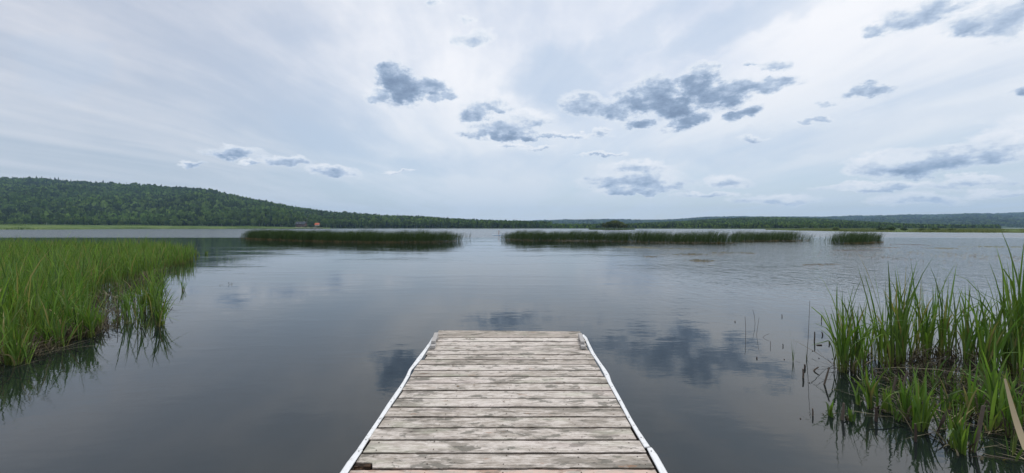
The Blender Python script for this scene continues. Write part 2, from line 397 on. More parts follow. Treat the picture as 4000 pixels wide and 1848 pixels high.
# ------------------------------------------------------------------ trees
def unit_quads(n, size, r):
    """n randomly turned square-ish leaf clumps, vertices n x 4 x 3"""
    a = r.normal(size=(n, 3)); a /= np.linalg.norm(a, axis=1, keepdims=True)
    b = r.normal(size=(n, 3)); b -= (a * b).sum(1, keepdims=True) * a; b /= np.linalg.norm(b, axis=1, keepdims=True)
    s = size * r.uniform(.6, 1.3, (n, 1))
    k = r.uniform(.5, 1, (n, 1))
    return np.stack([-a * s - b * s * k, a * s * .8 - b * s, a * s + b * s * k, -a * s * .7 + b * s], 1)
def crown_variant(n, r, kind='round', size=.13, lobes=9):
    """crown filling radius 1 sideways, height 0..1"""
    if kind == 'cone':
        h = r.uniform(0, 1, n) ** 1.35; ang = r.uniform(0, 2 * np.pi, n)
        tier = .72 + .28 * np.abs(np.sin(h * 26))
        rad = (1 - h) ** .85 * tier * (.55 + .45 * r.uniform(0, 1, n) ** .4)
        c = np.stack([np.cos(ang) * rad, np.sin(ang) * rad, h], 1); sz = size * (1.05 - .65 * h)[:, None, None]
        q = unit_quads(n, 1, r) * sz * np.array([1, 1, .45])
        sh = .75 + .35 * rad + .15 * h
    else:
        lc = r.normal(size=(lobes, 3)); lc /= np.linalg.norm(lc, axis=1, keepdims=True)
        lc *= r.uniform(.25, .72, (lobes, 1)); lc[:, 2] = lc[:, 2] * .42 + .5
        if kind == 'tall': lc[:, 2] = r.uniform(.18, .84, lobes); lc[:, :2] *= (1.15 - np.abs(lc[:, 2:] - .4))
        lr = r.uniform(.26, .46, lobes)
        i = r.integers(0, lobes, n)
        d = r.normal(size=(n, 3)); d /= np.linalg.norm(d, axis=1, keepdims=True)
        rr = lr[i][:, None] * (r.uniform(.35, 1, (n, 1)) ** .4)
        c = lc[i] + d * rr * np.array([1, 1, .62])
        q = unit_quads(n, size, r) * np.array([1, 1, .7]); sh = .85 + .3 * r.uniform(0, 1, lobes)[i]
    v = q + c[:, None, :]
    v[:, :, 2] = np.clip(v[:, :, 2], -.02, 1.12)
    return v.astype(np.float32), np.repeat(sh[:, None], 4, 1)
def forest_mesh(name, pos, rad, hgt, lift, cols, kinds, variants):
    """all trees of one far-off wood as one mesh"""
    Vs = []; Cs = []
    ang = rng.uniform(0, 2 * np.pi, len(pos))
    for k, (v, sh) in enumerate(variants):
        i = np.where(kinds == k)[0]
        if not len(i): continue
        ca, sa = np.cos(ang[i])[:, None, None], np.sin(ang[i])[:, None, None]
        x = v[None, :, :, 0]; y = v[None, :, :, 1]; z = v[None, :, :, 2]
        X = (x * ca - y * sa) * rad[i][:, None, None] + pos[i, 0][:, None, None]
        Y = (x * sa + y * ca) * rad[i][:, None, None] + pos[i, 1][:, None, None]
        Z = z * hgt[i][:, None, None] + (pos[i, 2] + lift[i])[:, None, None]
        Vs.append(np.stack([X, Y, Z], -1).reshape(-1, 3))
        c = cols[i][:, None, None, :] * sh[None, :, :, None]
        Cs.append(np.broadcast_to(c, (len(i), *v.shape[:2], 3)).reshape(-1, 3))
    V = np.concatenate(Vs); Q = np.arange(len(V)).reshape(-1, 4)
    return mesh_np(name, V, Q, col=np.concatenate(Cs))
GREENS = np.array([(.062, .112, .026), (.095, .155, .036), (.042, .070, .021), (.130, .195, .048), (.024, .043, .020)])
def scatter(layer, n, px0, px1, t0, t1, power=1.0):
    px = rng.uniform(px0, px1, n); t = t0 + (t1 - t0) * rng.uniform(0, 1, n) ** power
    p = layer.xyz(px, t); return px, t, p
def patchy(p, s=90.0):
    return .5 + .5 * np.sin(p[:, 0] / s + 1.3 * np.sin(p[:, 1] / s * .8)) * np.cos(p[:, 1] / s * .9 + .7)
lowv = [crown_variant(34, rng, 'round', .30) for _ in range(4)] + [crown_variant(30, rng, 'cone', .36) for _ in range(2)]
def wood(name, layer, n, px0, px1, t0, t1, label, rad=4.6, hgt=13, vis=lowv, power=1.0, conif=.09, fade=1.0):
    px, t, p = scatter(layer, n, px0, px1, t0, t1, power)
    pt = patchy(p); pt2 = patchy(p + 500, 33)
    kinds = np.where(rng.uniform(0, 1, n) < conif * (.4 + 1.2 * pt2), rng.integers(4, 6, n), rng.integers(0, 4, n))
    rd = rad * rng.uniform(.7, 1.35, n); hg = hgt * rng.uniform(.75, 1.2, n)
    con = kinds >= 4; rd[con] *= .6; hg[con] *= 1.15
    ci = np.clip((pt * 2.2 + rng.normal(0, .9, n) + .9), 0, 3.99).astype(int)
    c = GREENS[ci] * rng.uniform(.8, 1.25, (n, 1)); c[con] = GREENS[4] * rng.uniform(.7, 1.2, (con.sum(), 1))
    c = c * (.55 + .55 * patchy(p + 90, 61) + .40 * patchy(p + 40, 23))[:, None] * fade
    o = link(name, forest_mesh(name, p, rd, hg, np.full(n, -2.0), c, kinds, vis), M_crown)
    return tag(o, label, 'forest', kind='stuff')
wood('forest', L1, 17000, -480, 2150, .0, 1.04, 'dark green wooded hill rising behind the lake on the far left shore', 6.0, 14, power=.75)
wood('forest', L1, 5500, -2600, -470, .0, 1.04, 'dark green woods continuing along the hill beyond the left edge', 7.5, 14, power=.75)
wood('forest', L1, 1600, 2100, 2520, .0, 1.04, 'thin line of woods on the low point behind the paddleboarder', 4.6, 9, conif=.05)
wood('forest', L2, 17000, 2170, 3900, .0, 1.03, 'middle band of green woods on the far shore behind the long reed bed', 3.6, 7, power=.8)
wood('forest', L3, 15000, 1920, 4480, .0, 1.01, 'hazy blue wooded ridge farthest away along the horizon', 10, 15, power=.7, fade=.72)

# individual trees of the first row: crown + trunk
def tree_protos():
    out = []
    for k in range(6):
        r = np.random.default_rng(50 + k)
        kind = ('tall', 'tall', 'round', 'tall', 'round', 'cone')[k]
        v, sh = crown_variant(420 if kind != 'cone' else 420, r, kind, .115 if kind != 'cone' else .2, 12)
        v = v.reshape(-1, 3).copy(); ratio = (.30, .27, .40, .33, .45, .20)[k]
        lo = (.22, .3, .1, .16, .12, .08)[k]
        V = v * np.array([ratio, ratio, 1 - lo]) + np.array([0, 0, lo])
        base = GREENS[(3, 1, 0, 1, 3, 4)[k]]
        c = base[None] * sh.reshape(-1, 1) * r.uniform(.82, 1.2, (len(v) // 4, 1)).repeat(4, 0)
        cm = mesh_np('crown', V, np.arange(len(V)).reshape(-1, 4), col=c)
        cm.materials.append(M_crown)
        tb = MB(); tb.tube([(0, 0, -.06), (.008, 0, .3), (-.006, .006, .6), (0, 0, .86)], [.018, .014, .009, .003], 6)
        for j in range(5):
            a = r.uniform(0, 6.28); h = r.uniform(.3, .7); L = ratio * .6
            tb.tube([(0, 0, h), (math.cos(a) * L * .5, math.sin(a) * L * .5, h + .07), (math.cos(a) * L, math.sin(a) * L, h + .16)], [.006, .004, .002], 4)
        tm = tb.mesh('trunk', smooth=True); tm.materials.append(M_bark_dark if kind == 'cone' else M_bark)
        out.append((cm, tm))
    return out
TP = tree_protos()
_g = GREENS.copy(); GREENS[:] = [(.075, .100, .034), (.095, .125, .042), (.055, .075, .028), (.120, .145, .055), (.045, .06, .024)]
TPI = tree_protos(); GREENS[:] = _g
NAMES = ['aspen_tree', 'aspen_tree', 'poplar_tree', 'aspen_tree', 'willow_tree', 'spruce_tree']
CATS = {'aspen_tree': 'tree', 'poplar_tree': 'tree', 'willow_tree': 'tree', 'spruce_tree': 'tree'}
def tree(k, loc, h, wide, label, group=None, TP=TP):
    o = empty(NAMES[k], loc, random.uniform(0, 6.28)); o.scale = (h * wide, h * wide, h)
    link('crown', TP[k][0], None, o); link('trunk', TP[k][1], None, o)
    return tag(o, label, 'tree', group)
KW = {0: 'pale trunked aspen', 1: 'slender pale trunked aspen', 2: 'round leafy poplar', 3: 'leafy aspen', 4: 'broad bushy willow', 5: 'dark pointed spruce'}
def shore_row(layer, n, px0, px1, hl, where, group, t0=-.004, t1=.025, ks=(0, 1, 2, 3, 4, 5, 0, 3), skip=()):
    for i in range(n):
        px = px0 + (px1 - px0) * (i + random.uniform(.1, .9)) / n
        if any(a < px < b for a, b in skip): continue
        k = random.choice(ks); p = layer.xyz(np.array(px), np.array(random.uniform(t0, t1)))
        h = random.uniform(*hl)
        tree(k, tuple(float(v) for v in p), h, random.uniform(.85, 1.2), KW[k] + ' ' + where, KW[k] + ' ' + group)
shore_row(L1, 72, -20, 1010, (8, 13), 'at the wood edge behind the grassy left marsh', 'trees behind the left marsh', ks=(2, 4, 2, 3, 4, 2, 5))
shore_row(L1, 50, 1010, 1760, (14, 20), 'in the front row of the wooded far shore beyond the reeds', 'trees along the far shore', skip=((1120, 1252),))
shore_row(L1, 24, 1760, 2080, (9.5, 13.5), 'in the front row of the woods straight behind the reed gap', 'trees behind the reed gap', ks=(0, 1, 2, 3, 4))
shore_row(L1, 24, 1020, 1290, (14, 20), 'in the dark stand behind the cabin clearing', 'trees behind the cabin', t0=.06, t1=.12, ks=(0, 3, 5, 2))
shore_row(L1, 26, 2080, 2470, (6, 8.5), 'on the low shore left of the small island', 'trees left of the island', ks=(0, 2, 3, 4))
shore_row(L2, 90, 2480, 3560, (4.6, 6.6), 'in the front row of the woods above the long reed bed', 'trees above the long reed bed')
def pt(layer, px, t): return tuple(float(v) for v in layer.xyz(np.array(float(px)), np.array(t)))
for i, (px, h, k) in enumerate([(20,16,2),(60,14,4),(115,17,3),(142,20,5),(163,19,5),(178,15,2),(196,17,5),(214,20,5),(228,21,5),(277,17,5),(303,17,5),(332,16,2),(403,21,5),(438,18,2),(520,16,2),(527,19,4),(585,17,2),(605,17,3),(630,18,5),(770,16,2),(822,18,4),(845,18,2),(1040,16,3),(1345,18,2),(1385,17,2),(1610,15,5)]):
    tree(k, pt(L1, px, 1.0), h, 1.1 if k < 5 else .8, KW[k] + ' standing proud of the hilltop skyline at far left', KW[k] + ' trees on the hilltop skyline')

# ------------------------------------------------------------------ marsh meadows and the small island
M_meadow = hill_mat('marsh_grass_ground', (.07, .115, .03), (.13, .18, .05))
M_mgrass = leafmat('marsh_grass', .3, .6)
def land_strip(name, front, back, z, mat):
    """front/back: lists of (px, Y)"""
    pxs = np.linspace(front[0][0], front[-1][0], 90)
    f = np.interp(pxs, *np.array(front).T); b = np.interp(pxs, *np.array(back).T)
    f = f * (1 + .01 * np.sin(pxs * .05) + .006 * np.sin(pxs * .13))
    z = np.full(len(pxs), float(z)) if not hasattr(z, '__len__') else np.interp(pxs, *np.array(z, float).T)
    rows = []
    for t, zz in ((-.04, -.4), (0, .02), (.05, z * .5), (.3, z), (1, z * 1.15), (1.03, -.4)):
        Y = f + (b - f) * t; rows.append(np.stack([(pxs - CX) / F * Y, Y, Y * 0 + zz], -1))
    me = mesh_np(name, np.stack(rows), grid(len(rows), len(pxs)), smooth=True)
    tag(link(name, me, mat), kind='structure'); return pxs, f, b
def grass_tris(name, pxs, f, b, z, n, hmin, hmax, w, label, c0=(.085, .15, .035), c1=(.15, .20, .06), cat='grass'):
    u = rng.uniform(0, 1, n); px = pxs[0] + (pxs[-1] - pxs[0]) * u; t = rng.uniform(0, 1, n) ** 1.6
    Y = np.interp(px, pxs, f) * (1 - t) + np.interp(px, pxs, b) * t; X = (px - CX) / F * Y
    h = rng.uniform(hmin, hmax, n) * (.75 + .5 * np.sin(px * .021) * np.sin(px * .0073 + 1))
    zb_ = z if not hasattr(z, '__len__') else np.interp(px, *np.array(z, float).T)
    zz = zb_ * np.clip(t / .3, 0, 1)
    a = rng.uniform(0, np.pi, n); ww = w * rng.uniform(.6, 1.4, n); lean = rng.normal(0, .25, (n, 2)) * h[:, None]
    b0 = np.stack([X - np.cos(a) * ww, Y - np.sin(a) * ww, zz], -1); b1 = np.stack([X + np.cos(a) * ww, Y + np.sin(a) * ww, zz], -1)
    tp = np.stack([X + lean[:, 0], Y + lean[:, 1], zz + h], -1)
    k = rng.uniform(0, 1, (n, 1)); c = np.array(c0) * (1 - k) + np.array(c1) * k
    me = mesh_np(name, np.stack([b0, b1, tp], 1), T=np.arange(3 * n).reshape(-1, 3), col=np.repeat(c, 3, 0))
    return tag(link(name, me, M_mgrass), label, cat, kind='stuff')
s1 = land_strip('left_meadow', [(-2600, 330), (-500, 340), (0, 362), (250, 380), (500, 520), (900, 590), (1180, 640), (1290, 670)], [(-2600, 430), (-500, 575), (0, 610), (500, 640), (1000, 705), (1180, 712), (1290, 765)], [(-500,5.4),(500,4.8),(1000,3.2),(1180,2.4),(1290,1.4)], M_meadow)
grass_tris('meadow_grass', *s1, [(-500,5.2),(500,4.6),(1000,3.1),(1180,2.2),(1290,1.3)], 30000, .8, 2.0, .5, 'bright green marsh grass along the far left shore below the wooded hill')
s2 = land_strip('right_meadow', [(2990, 330), (3100, 250), (3300, 190), (3500, 165), (3700, 152), (4000, 143), (4500, 135)], [(2990, 500), (3200, 520), (3500, 600), (3700, 640), (4500, 600)], .35, M_meadow)
grass_tris('meadow_grass', *s2, .3, 30000, .5, 1.1, .22, 'yellow green marsh grass spit on the right shore under the blue ridge', (.10, .13, .045), (.19, .20, .085))
s3 = land_strip('island_ground', [(2300, 352), (2350, 338), (2400, 334), (2460, 338), (2480, 350)], [(2300, 356), (2350, 380), (2400, 385), (2460, 375), (2480, 356)], .5, M_meadow)
grass_tris('island_grass', *s3, .4, 3500, .4, 1.0, .3, 'low dark green grass on the small island', (.05, .09, .03), (.09, .13, .04))
for i, (px, h, k) in enumerate([(2358,5.6,0),(2366,6.0,0),(2373,6.2,1),(2383,7.2,2),(2392,7.6,4),(2401,8.2,2),(2409,8.0,4),(2418,7.4,4),(2427,6.6,4),(2435,5.6,4),(2441,4.6,4),(2396,6.4,4),(2412,6.2,2),(2379,5.0,1)]):
    Y = 352 + random.uniform(-6, 10)
    lab = ['pale trunked thin tree at the open left edge of the small island', '', 'rounded leafy tree in the middle of the dome shaped island clump', '', 'bushy willow in the dense right side of the island clump'][0 if k < 2 else k]
    tree(k, (at(px, Y), Y, .4), h * 1.06, 1.5 if k > 1 else 1.0, lab, lab.split(' ')[0] + ' trees on the small island', TPI)
# bushes on the right spit
def bush(px, Y, h, label, group, col):
    r = np.random.default_rng(int(px)); v, sh = crown_variant(200, r, 'round', .16, 8)
    V = v.reshape(-1, 3) * np.array([h * 1.5, h * .9, h]); c = np.array(col) * sh.reshape(-1, 1)
    o = link('bush', mesh_np('bush', V, np.arange(len(V)).reshape(-1, 4), col=c), M_crown, loc=(at(px, Y), Y, .2))
    return tag(o, label, 'bush', group)
for px, Y, h, lab in ((3265,230,2.0,'low rounded green bush at the left end of the right grass spit'),(3440,215,2.0,'darker bush on the grass spit, first of a close pair'),(3475,212,2.2,'taller dark bush on the grass spit, second of a close pair'),(3530,210,1.6,'yellowish shrub just beyond the dark pair of bushes'),(3600,205,1.5,'small pale shrub in the middle of the right grass spit'),(3650,205,1.7,'wide dark shrub on the right grass spit'),(3720,200,1.5,'pale shrub near the right end of the grass spit')):
    bush(px, Y, h, lab, None, (.07, .11, .035) if 'dark' in lab else (.12, .155, .05))

# ------------------------------------------------------------------ cabin, shed, pole, boat on the far left shore
M_roof = simple('grey_shingle', (.05, .058, .07), .8, .2, 3)
M_log = simple('brown_log_wall', (.10, .055, .045), .8, .3, 2)
M_dark = simple('dark_glass', (.02, .025, .03), .15, .1, 2)
M_trim = simple('white_trim', (.7, .7, .68), .5, .05, 2)
M_orange = simple('orange_metal_roof', (.60, .13, .05), .45, .06, 3)
M_pale = simple('pale_boards', (.42, .38, .33), .8, .15, 2)
M_lawn = hill_mat('cabin_lawn', (.10, .13, .06), (.17, .20, .10))
def gable_roof(parent, x0, x1, y0, y1, zr, ze, ov, mat, th=.25):
    mb = MB(); ym = (y0 + y1) / 2
    a, b = x0 - ov, x1 + ov; c, d = y0 - ov, y1 + ov
    vs = []
    for x in (a, b): vs += [(x, c, ze), (x, ym, zr), (x, d, ze), (x, c, ze - th), (x, ym, zr - th), (x, d, ze - th)]
    mb.add(vs, [(0, 6, 7, 1), (1, 7, 8, 2), (3, 4, 10, 9), (4, 5, 11, 10), (0, 1, 4, 3), (1, 2, 5, 4), (6, 9, 10, 7), (7, 10, 11, 8), (0, 3, 9, 6), (2, 8, 11, 5)])
    return mb.build('roof', mat, parent)
YC = 668.0
def cabin():
    k = YC / F; zb = 2.6
    X0 = at(1153, YC); X1 = at(1191, YC); cx = (X0 + X1) / 2; w = (X1 - X0) / 2 - .4
    r = empty('cabin', (cx, YC, zb))
    tag(r, 'brown log cabin with a grey pitched roof and two dormers in a shore clearing', 'cabin')
    zr = zat(866, YC + 4) - zb; ze = zat(876, YC) - zb
    mb = MB().box(-w, w, 0, 8, -.4, ze - .1)
    mb.add([(-w, 0, ze - .1), (-w, 8, ze - .1), (-w, 4, zr - .35), (w, 0, ze - .1), (w, 8, ze - .1), (w, 4, zr - .35)], [(0, 1, 2), (3, 5, 4), (0, 2, 5, 3), (1, 4, 5, 2)])
    mb.build('wall', M_log, r)
    rf = gable_roof(r, -w, w, 0, 8, zr, ze, .7, M_roof)
    ch = MB().box(w * .45, w * .45 + .8, 5.2, 6.0, zr - 1.2, zr + .9); ch.build('chimney', M_pale, rf)
    for dxx in (-w * .62, -w * .05):
        z0 = ze + .75
        d = MB().box(dxx - .95, dxx + .95, .6, 3.2, z0, z0 + 1.35)
        d.add([(dxx - 1.2, .35, z0 + 1.35), (dxx + 1.2, .35, z0 + 1.35), (dxx, .35, z0 + 2.1), (dxx - 1.2, 3.6, z0 + 1.35), (dxx + 1.2, 3.6, z0 + 1.35), (dxx, 3.6, z0 + 2.1)], [(0, 1, 2), (3, 5, 4), (0, 2, 5, 3), (1, 4, 5, 2), (0, 3, 4, 1)])
        do = d.build('dormer', M_roof, r)
        MB().box(dxx - .6, dxx + .6, .55, .6, z0 + .35, z0 + 1.2).build('window', M_trim, do)
    for i in range(4):
        xx = -w + 1.6 + i * (2 * w - 3.2) / 3
        f = MB().box(xx - .8, xx + .8, -.06, 0, .9, 2.3).build('window', M_trim, r)
        MB().box(xx - .65, xx + .65, -.09, -.062, 1.02, 2.18).build('pane', M_dark, f)
    MB().box(-w - 2.2, w + .4, -3.2, -.1, .15, .4).build('porch_deck', M_log, r)
    rail = MB().box(-w - 2.2, w + .4, -3.2, -3.08, 1.25, 1.37)
    for i in range(16): rail.box(-w - 2.15 + i * (2 * w + 2.4) / 15.5, -w - 2.05 + i * (2 * w + 2.4) / 15.5, -3.19, -3.09, .4, 1.25)
    rail.build('railing', M_log, r)
    for i in range(4):
        xx = -w - 2 + i * (2 * w + 2) / 3
        MB().box(xx - .12, xx + .12, -3.0, -2.76, -.5, ze - .15).build('porch_post', M_log, r)
cabin()
YS = 662.0
def shed():
    X0 = at(1229, YS); X1 = at(1245, YS); cx = (X0 + X1) / 2; w = (X1 - X0) / 2 - .3; zb = 2.8
    r = empty('shed', (cx, YS, zb), 0)
    tag(r, 'small shed with a bright orange roof half hidden by shore trees right of the cabin', 'shed')
    zr = zat(871, YS + 2.5) - zb; ze = zat(878, YS) - zb
    mb = MB().box(-w, w, 0, 5, -.4, ze - .1)
    mb.add([(-w, 0, ze - .1), (-w, 5, ze - .1), (-w, 2.5, zr - .3), (w, 0, ze - .1), (w, 5, ze - .1), (w, 2.5, zr - .3)], [(0, 1, 2), (3, 5, 4), (0, 2, 5, 3), (1, 4, 5, 2)])
    mb.build('wall', M_pale, r)
    gable_roof(r, -w, w, 0, 5, zr, ze, .5, M_orange, .15)
    d = MB().box(-.5, .5, -.06, 0, 0, 2.0).build('door', M_log, r); MB().box(.3, .38, -.1, -.06, .9, 1.1).build('handle', M_dark, d)
shed()
# lawn of the clearing
def lawn():
    pxs = np.linspace(1118, 1258, 40); rows = []
    for Y, z in ((642, .9), (650, 1.7), (664, 2.75), (684, 3.4), (700, 3.2)):
        rows.append(np.stack([(pxs - CX) / F * Y, np.full(40, Y), z + .15 * np.sin(pxs * .3)], -1))
    tag(link('lawn', mesh_np('lawn', np.stack(rows), grid(5, 40), smooth=True), M_lawn), kind='structure')
lawn()
def pole():
    Y = 676; r = empty('utility_pole', (at(1199, Y), Y, 3))
    tag(r, 'thin wooden utility pole standing right behind the cabin', 'utility pole')
    H = zat(853, Y) - 3
    MB().tube([(0, 0, -.5), (0, 0, H)], [.2, .14], 8).build('post', M_bark, r)
    MB().box(-1.3, 1.3, -.08, .08, H - 1.1, H - .85).build('crossarm', M_bark, r)
pole()
def boat():
    Y = 648; r = empty('rowing_boat', (at(1230, Y), Y, 1.5), 0)
    tag(r, 'small pale boat drawn up on the bank below the orange roofed shed', 'boat')
    n = 13; V = []; 
    for i in range(n):
        u = i / (n - 1) * 2 - 1; w = .85 * (1 - abs(u) ** 2.6); zz = .25 * u * u
        for a, zt in ((-w, .75 + zz), (-w * .6, .1 + zz), (0, zz * .8 - .02), (w * .6, .1 + zz), (w, .75 + zz)): V.append((u * 2.6, a, zt))
    fs = [(i * 5 + j, i * 5 + j + 1, i * 5 + j + 6, i * 5 + j + 5) for i in range(n - 1) for j in range(4)]
    MB().add(V, fs).build('hull', M_trim, r, smooth=True)
    for u in (-1.1, .2, 1.3): MB().box(u - .15, u + .15, -.7, .7, .5, .56).build('bench', M_pale, r)
boat()
def jetty():
    Y = 636; r = empty('jetty', (at(1236, Y), Y, 0))
    tag(r, 'low grey shore jetty on the far bank below the orange roofed shed', 'jetty')
    w = MB()
    for i in range(24): w.box(-6.5 + i * .54, -6.0 + i * .54, -1.2, 1.2, .45, .55)
    w.build('deck', M_pale, r)
    for i in range(4):
        MB().tube([(-6 + i * 4, -1.0, -.5), (-6 + i * 4, -1.0, .9)], .12, 6).build('post', M_bark, r)
jetty()

for i, (px, Y, h, lab) in enumerate(((1212,660,6.5,'round green bush filling the gap between the cabin and the shed'),(1222,654,3.6,'low bush against the left side of the orange roofed shed'),(1241,653,3.0,'low bush hiding the right half of the shed wall'),(1233,655,2.4,'smallest low bush directly below the orange roof'),(1252,658,6.0,'tall bush at the right corner of the shed'),(1146,660,5.5,'rounded bush at the left corner of the cabin'),(1194,655,3.2,'low bush at the right corner of the cabin'),(1132,656,6.5,'leafy bush at the left edge of the cabin lawn'))):
    o = bush(px, Y, h, lab, None, (.05, .085, .028)); o.location.z = 1.8; o.scale = (.62, .62, 1)
# ------------------------------------------------------------------ ribbons: cattail leaves, rushes
def ribbons(base, H, dirn, lean, bend, width, cols, segs=6, droop=0.0, wang=None, tip=.06, basecol=None, kink=None):
    """leaf blades; all inputs are arrays of length n. returns verts, quads, colours"""
    n = len(base); t = np.linspace(0, 1, segs + 1)[None, :]
    hd = np.stack([np.cos(dirn), np.sin(dirn)], -1)
    off = (lean[:, None] * t + bend[:, None] * t ** 2.6) * H[:, None]
    dr = np.broadcast_to(np.asarray(droop, float).reshape(-1, 1) if np.ndim(droop) else np.full((n, 1), float(droop)), (n, 1))
    z = H[:, None] * (t - dr * t ** 4) / np.sqrt(1 + lean[:, None] ** 2)
    if kink is not None:      # folded blades: beyond t=k the blade falls
        k = kink[:, None]; over = np.clip(t - k, 0, 1)
        z = np.where(k < 1, np.minimum(z, (k * H[:, None]) - over * H[:, None] * .55), z); off = off + over * H[:, None] * .8
    c = np.stack([base[:, 0:1] + hd[:, 0:1] * off, base[:, 1:2] + hd[:, 1:2] * off, base[:, 2:3] + z], -1)
    if wang is None: wang = rng.uniform(0, np.pi, n)
    tw = wang[:, None] + t * 1.1
    wd = width[:, None] * np.clip(np.minimum(.55 + 1.5 * t, (1.02 - t) * 3.2), tip, 1) * .5
    wv = np.stack([np.cos(tw) * wd, np.sin(tw) * wd, wd * 0], -1)
    V = np.stack([c - wv, c + wv], 2)          # n, s+1, 2, 3
    q = []
    for i in range(segs): q.append([2 * i, 2 * i + 1, 2 * i + 3, 2 * i + 2])
    Q = (np.array(q)[None] + (np.arange(n) * 2 * (segs + 1))[:, None, None]).reshape(-1, 4)
    bc = np.array((.20, .165, .07)) if basecol is None else np.array(basecol)
    f = np.clip(1 - t / .22, 0, 1)[:, :, None]
    col = cols[:, None, :] * (1 - f * .75) + bc * f * .75
    col = np.repeat(col[:, :, None, :], 2, 2)
    return V.reshape(-1, 3), Q, col.reshape(-1, 3)
def join(parts):
    V = []; Q = []; Cc = []; o = 0
    for v, q, c in parts: V.append(v); Q.append(q + o); Cc.append(c); o += len(v)
    return np.concatenate(V), np.concatenate(Q), np.concatenate(Cc)
def leafcols(n, r, bright=1.0):
    k = r.uniform(0, 1, (n, 1)); a = np.array((.080, .180, .030)); b = np.array((.215, .340, .058))
    c = (a * (1 - k) + b * k) * bright
    tl = r.uniform(0, 1, n); c[tl < .25] = c[tl < .25] * .5 + np.array((.12, .19, .085)) * .5; c[tl > .86] = c[tl > .86] * .5 + np.array((.20, .23, .06)) * .5
    c = c * r.uniform(.50, 1.22, (n, 1))
    yl = r.uniform(0, 1, n) < .07; c[yl] = np.array((.30, .26, .11)) * r.uniform(.7, 1.1, (yl.sum(), 1))
    return c
def shoots(pos, H, r, nl=(5, 8), width=.015, spread=.16, bright=1.0, segs=6, wind=.05, fold=.05):
    """cattail shoots: each a fan of blades from one foot"""
    n = len(pos); k = r.integers(nl[0], nl[1] + 1, n); idx = np.repeat(np.arange(n), k); m = len(idx)
    b = pos[idx] + np.concatenate([r.normal(0, .012, (m, 2)), np.full((m, 1), -.05)], 1)
    h = H[idx] * r.uniform(.55, 1.06, m) * np.where(r.uniform(0, 1, m) < .04, 1.16, 1); d = r.uniform(0, 2 * np.pi, m)
    lean = np.abs(r.normal(0, spread, m)); bend = np.abs(r.normal(0, spread, m)) + wind * (np.cos(d) > 0)
    fo = r.uniform(0, 1, m) < fold; kink = np.where(fo, r.uniform(.45, .8, m), 2.0)
    dr = np.where(r.uniform(0, 1, m) < .2, r.uniform(.1, .45, m), .02); bend = bend + dr * .9
    return ribbons(b, h, d, lean, bend, width * r.uniform(.7, 1.25, m), leafcols(m, r, bright), segs, dr, kink=kink)
def deadstuff(pos, r, Hm=.45, width=.012, dark=1.0):
    """broken brown blades of last year, leaning every way"""
    m = len(pos); H = Hm * r.uniform(.3, 1.1, m); d = r.uniform(0, 6.28, m)
    lean = np.abs(r.normal(.2, .9, m)); bend = r.normal(.1, .5, m)
    k = r.uniform(0, 1, (m, 1)); c = (np.array((.07, .052, .035)) * (1 - k) + np.array((.30, .26, .17)) * k ** 2) * dark
    return ribbons(pos + np.array((0, 0, -.02)), H, d, lean, bend, width * r.uniform(.6, 1.4, m), c, 4, .3, basecol=(.05, .035, .025))
def ribbon_obj(name, parts, mat, parent=None, loc=None):
    v, q, c = join(parts); return link(name, mesh_np(name, v, q, col=c), mat, parent, loc)

# left marsh ---------------------------------------------------------
from math import floor
poly = [P(-700, 1500), P(0, 1424), P(60, 1418), P(151, 1344), P(240, 1338), P(328, 1316), P(338, 1270), P(345, 1200), P(395, 1145), P(450, 1112), P(540, 1088), P(600, 1070), P(650, 1052), P(690, 1040), P(770, 1014)]
poly = [(p.x, p.y) for p in poly] + [(-20.6, 24.4), (-24.2, 27.6), (-30, 31), (-45, 34), (-75, 40), (-75, 8)]
def inside(x, y, pl):
    c = np.zeros(len(x), bool); j = len(pl) - 1
    for i in range(len(pl)):
        xi, yi = pl[i]; xj, yj = pl[j]
        c ^= ((yi > y) != (yj > y)) & (x < (xj - xi) * (y - yi) / (yj - yi + 1e-12) + xi); j = i
    return c
def fill(pl, n, r, keep=None):
    a = np.array(pl); x = r.uniform(a[:, 0].min(), a[:, 0].max(), n); y = r.uniform(a[:, 1].min(), a[:, 1].max(), n)
    k = inside(x, y, pl)
    if keep is not None: k &= keep(x, y)
    return np.stack([x[k], y[k], np.zeros(k.sum())], -1)
r1 = np.random.default_rng(11)
vis = lambda x, y: (x > -1.9 * y - 2.5)
pts = fill(poly, 48000, r1, vis); gp = np.sin(pts[:, 0] * 3.7 + np.sin(pts[:, 1] * 2)) * np.cos(pts[:, 1] * 3.3 + pts[:, 0]); pts = pts[(gp > -.62) | (r1.uniform(0, 1, len(pts)) < .3)]
dist = pts[:, 1]
keep = r1.uniform(0, 1, len(pts)) < np.clip(1.25 - .018 * dist, .5, 1)
pts = pts[keep]; dist = pts[:, 1]
def hl(p):
    h = (1 + .12 * np.sin(p[:, 0] * 3.1 + 2) * np.cos(p[:, 1] * 2.3)) * np.interp(p[:, 1], [5, 8, 12, 20, 26, 40], [1.20, 1.28, 1.26, 1.20, 1.24, 1.22])
    return h * (1 + .13 * np.sin(p[:, 0] * 1.1) * np.cos(p[:, 1] * .9)) * r1.uniform(.8, 1.1, len(p))
H = hl(pts)
# shorter towards the open water on the right
near = pts[:, 1] < 15
for nm, msk, lab, sg, wd in (('cattail_bed', near, 'dense bright green cattail bed nearest the dock on the left', 6, .0175), ('cattail_bed', ~near, 'far part of the left cattail bed running back to a point in the lake', 4, .021)):
    ribbon_obj_ = ribbon_obj(nm, [shoots(pts[msk], H[msk], r1, (4, 6) if nm and sg == 6 else (3, 5), wd, .105, 1.0, sg, fold=.07)], M_leaf)
    tag(ribbon_obj_, lab, 'cattails', kind='stuff')
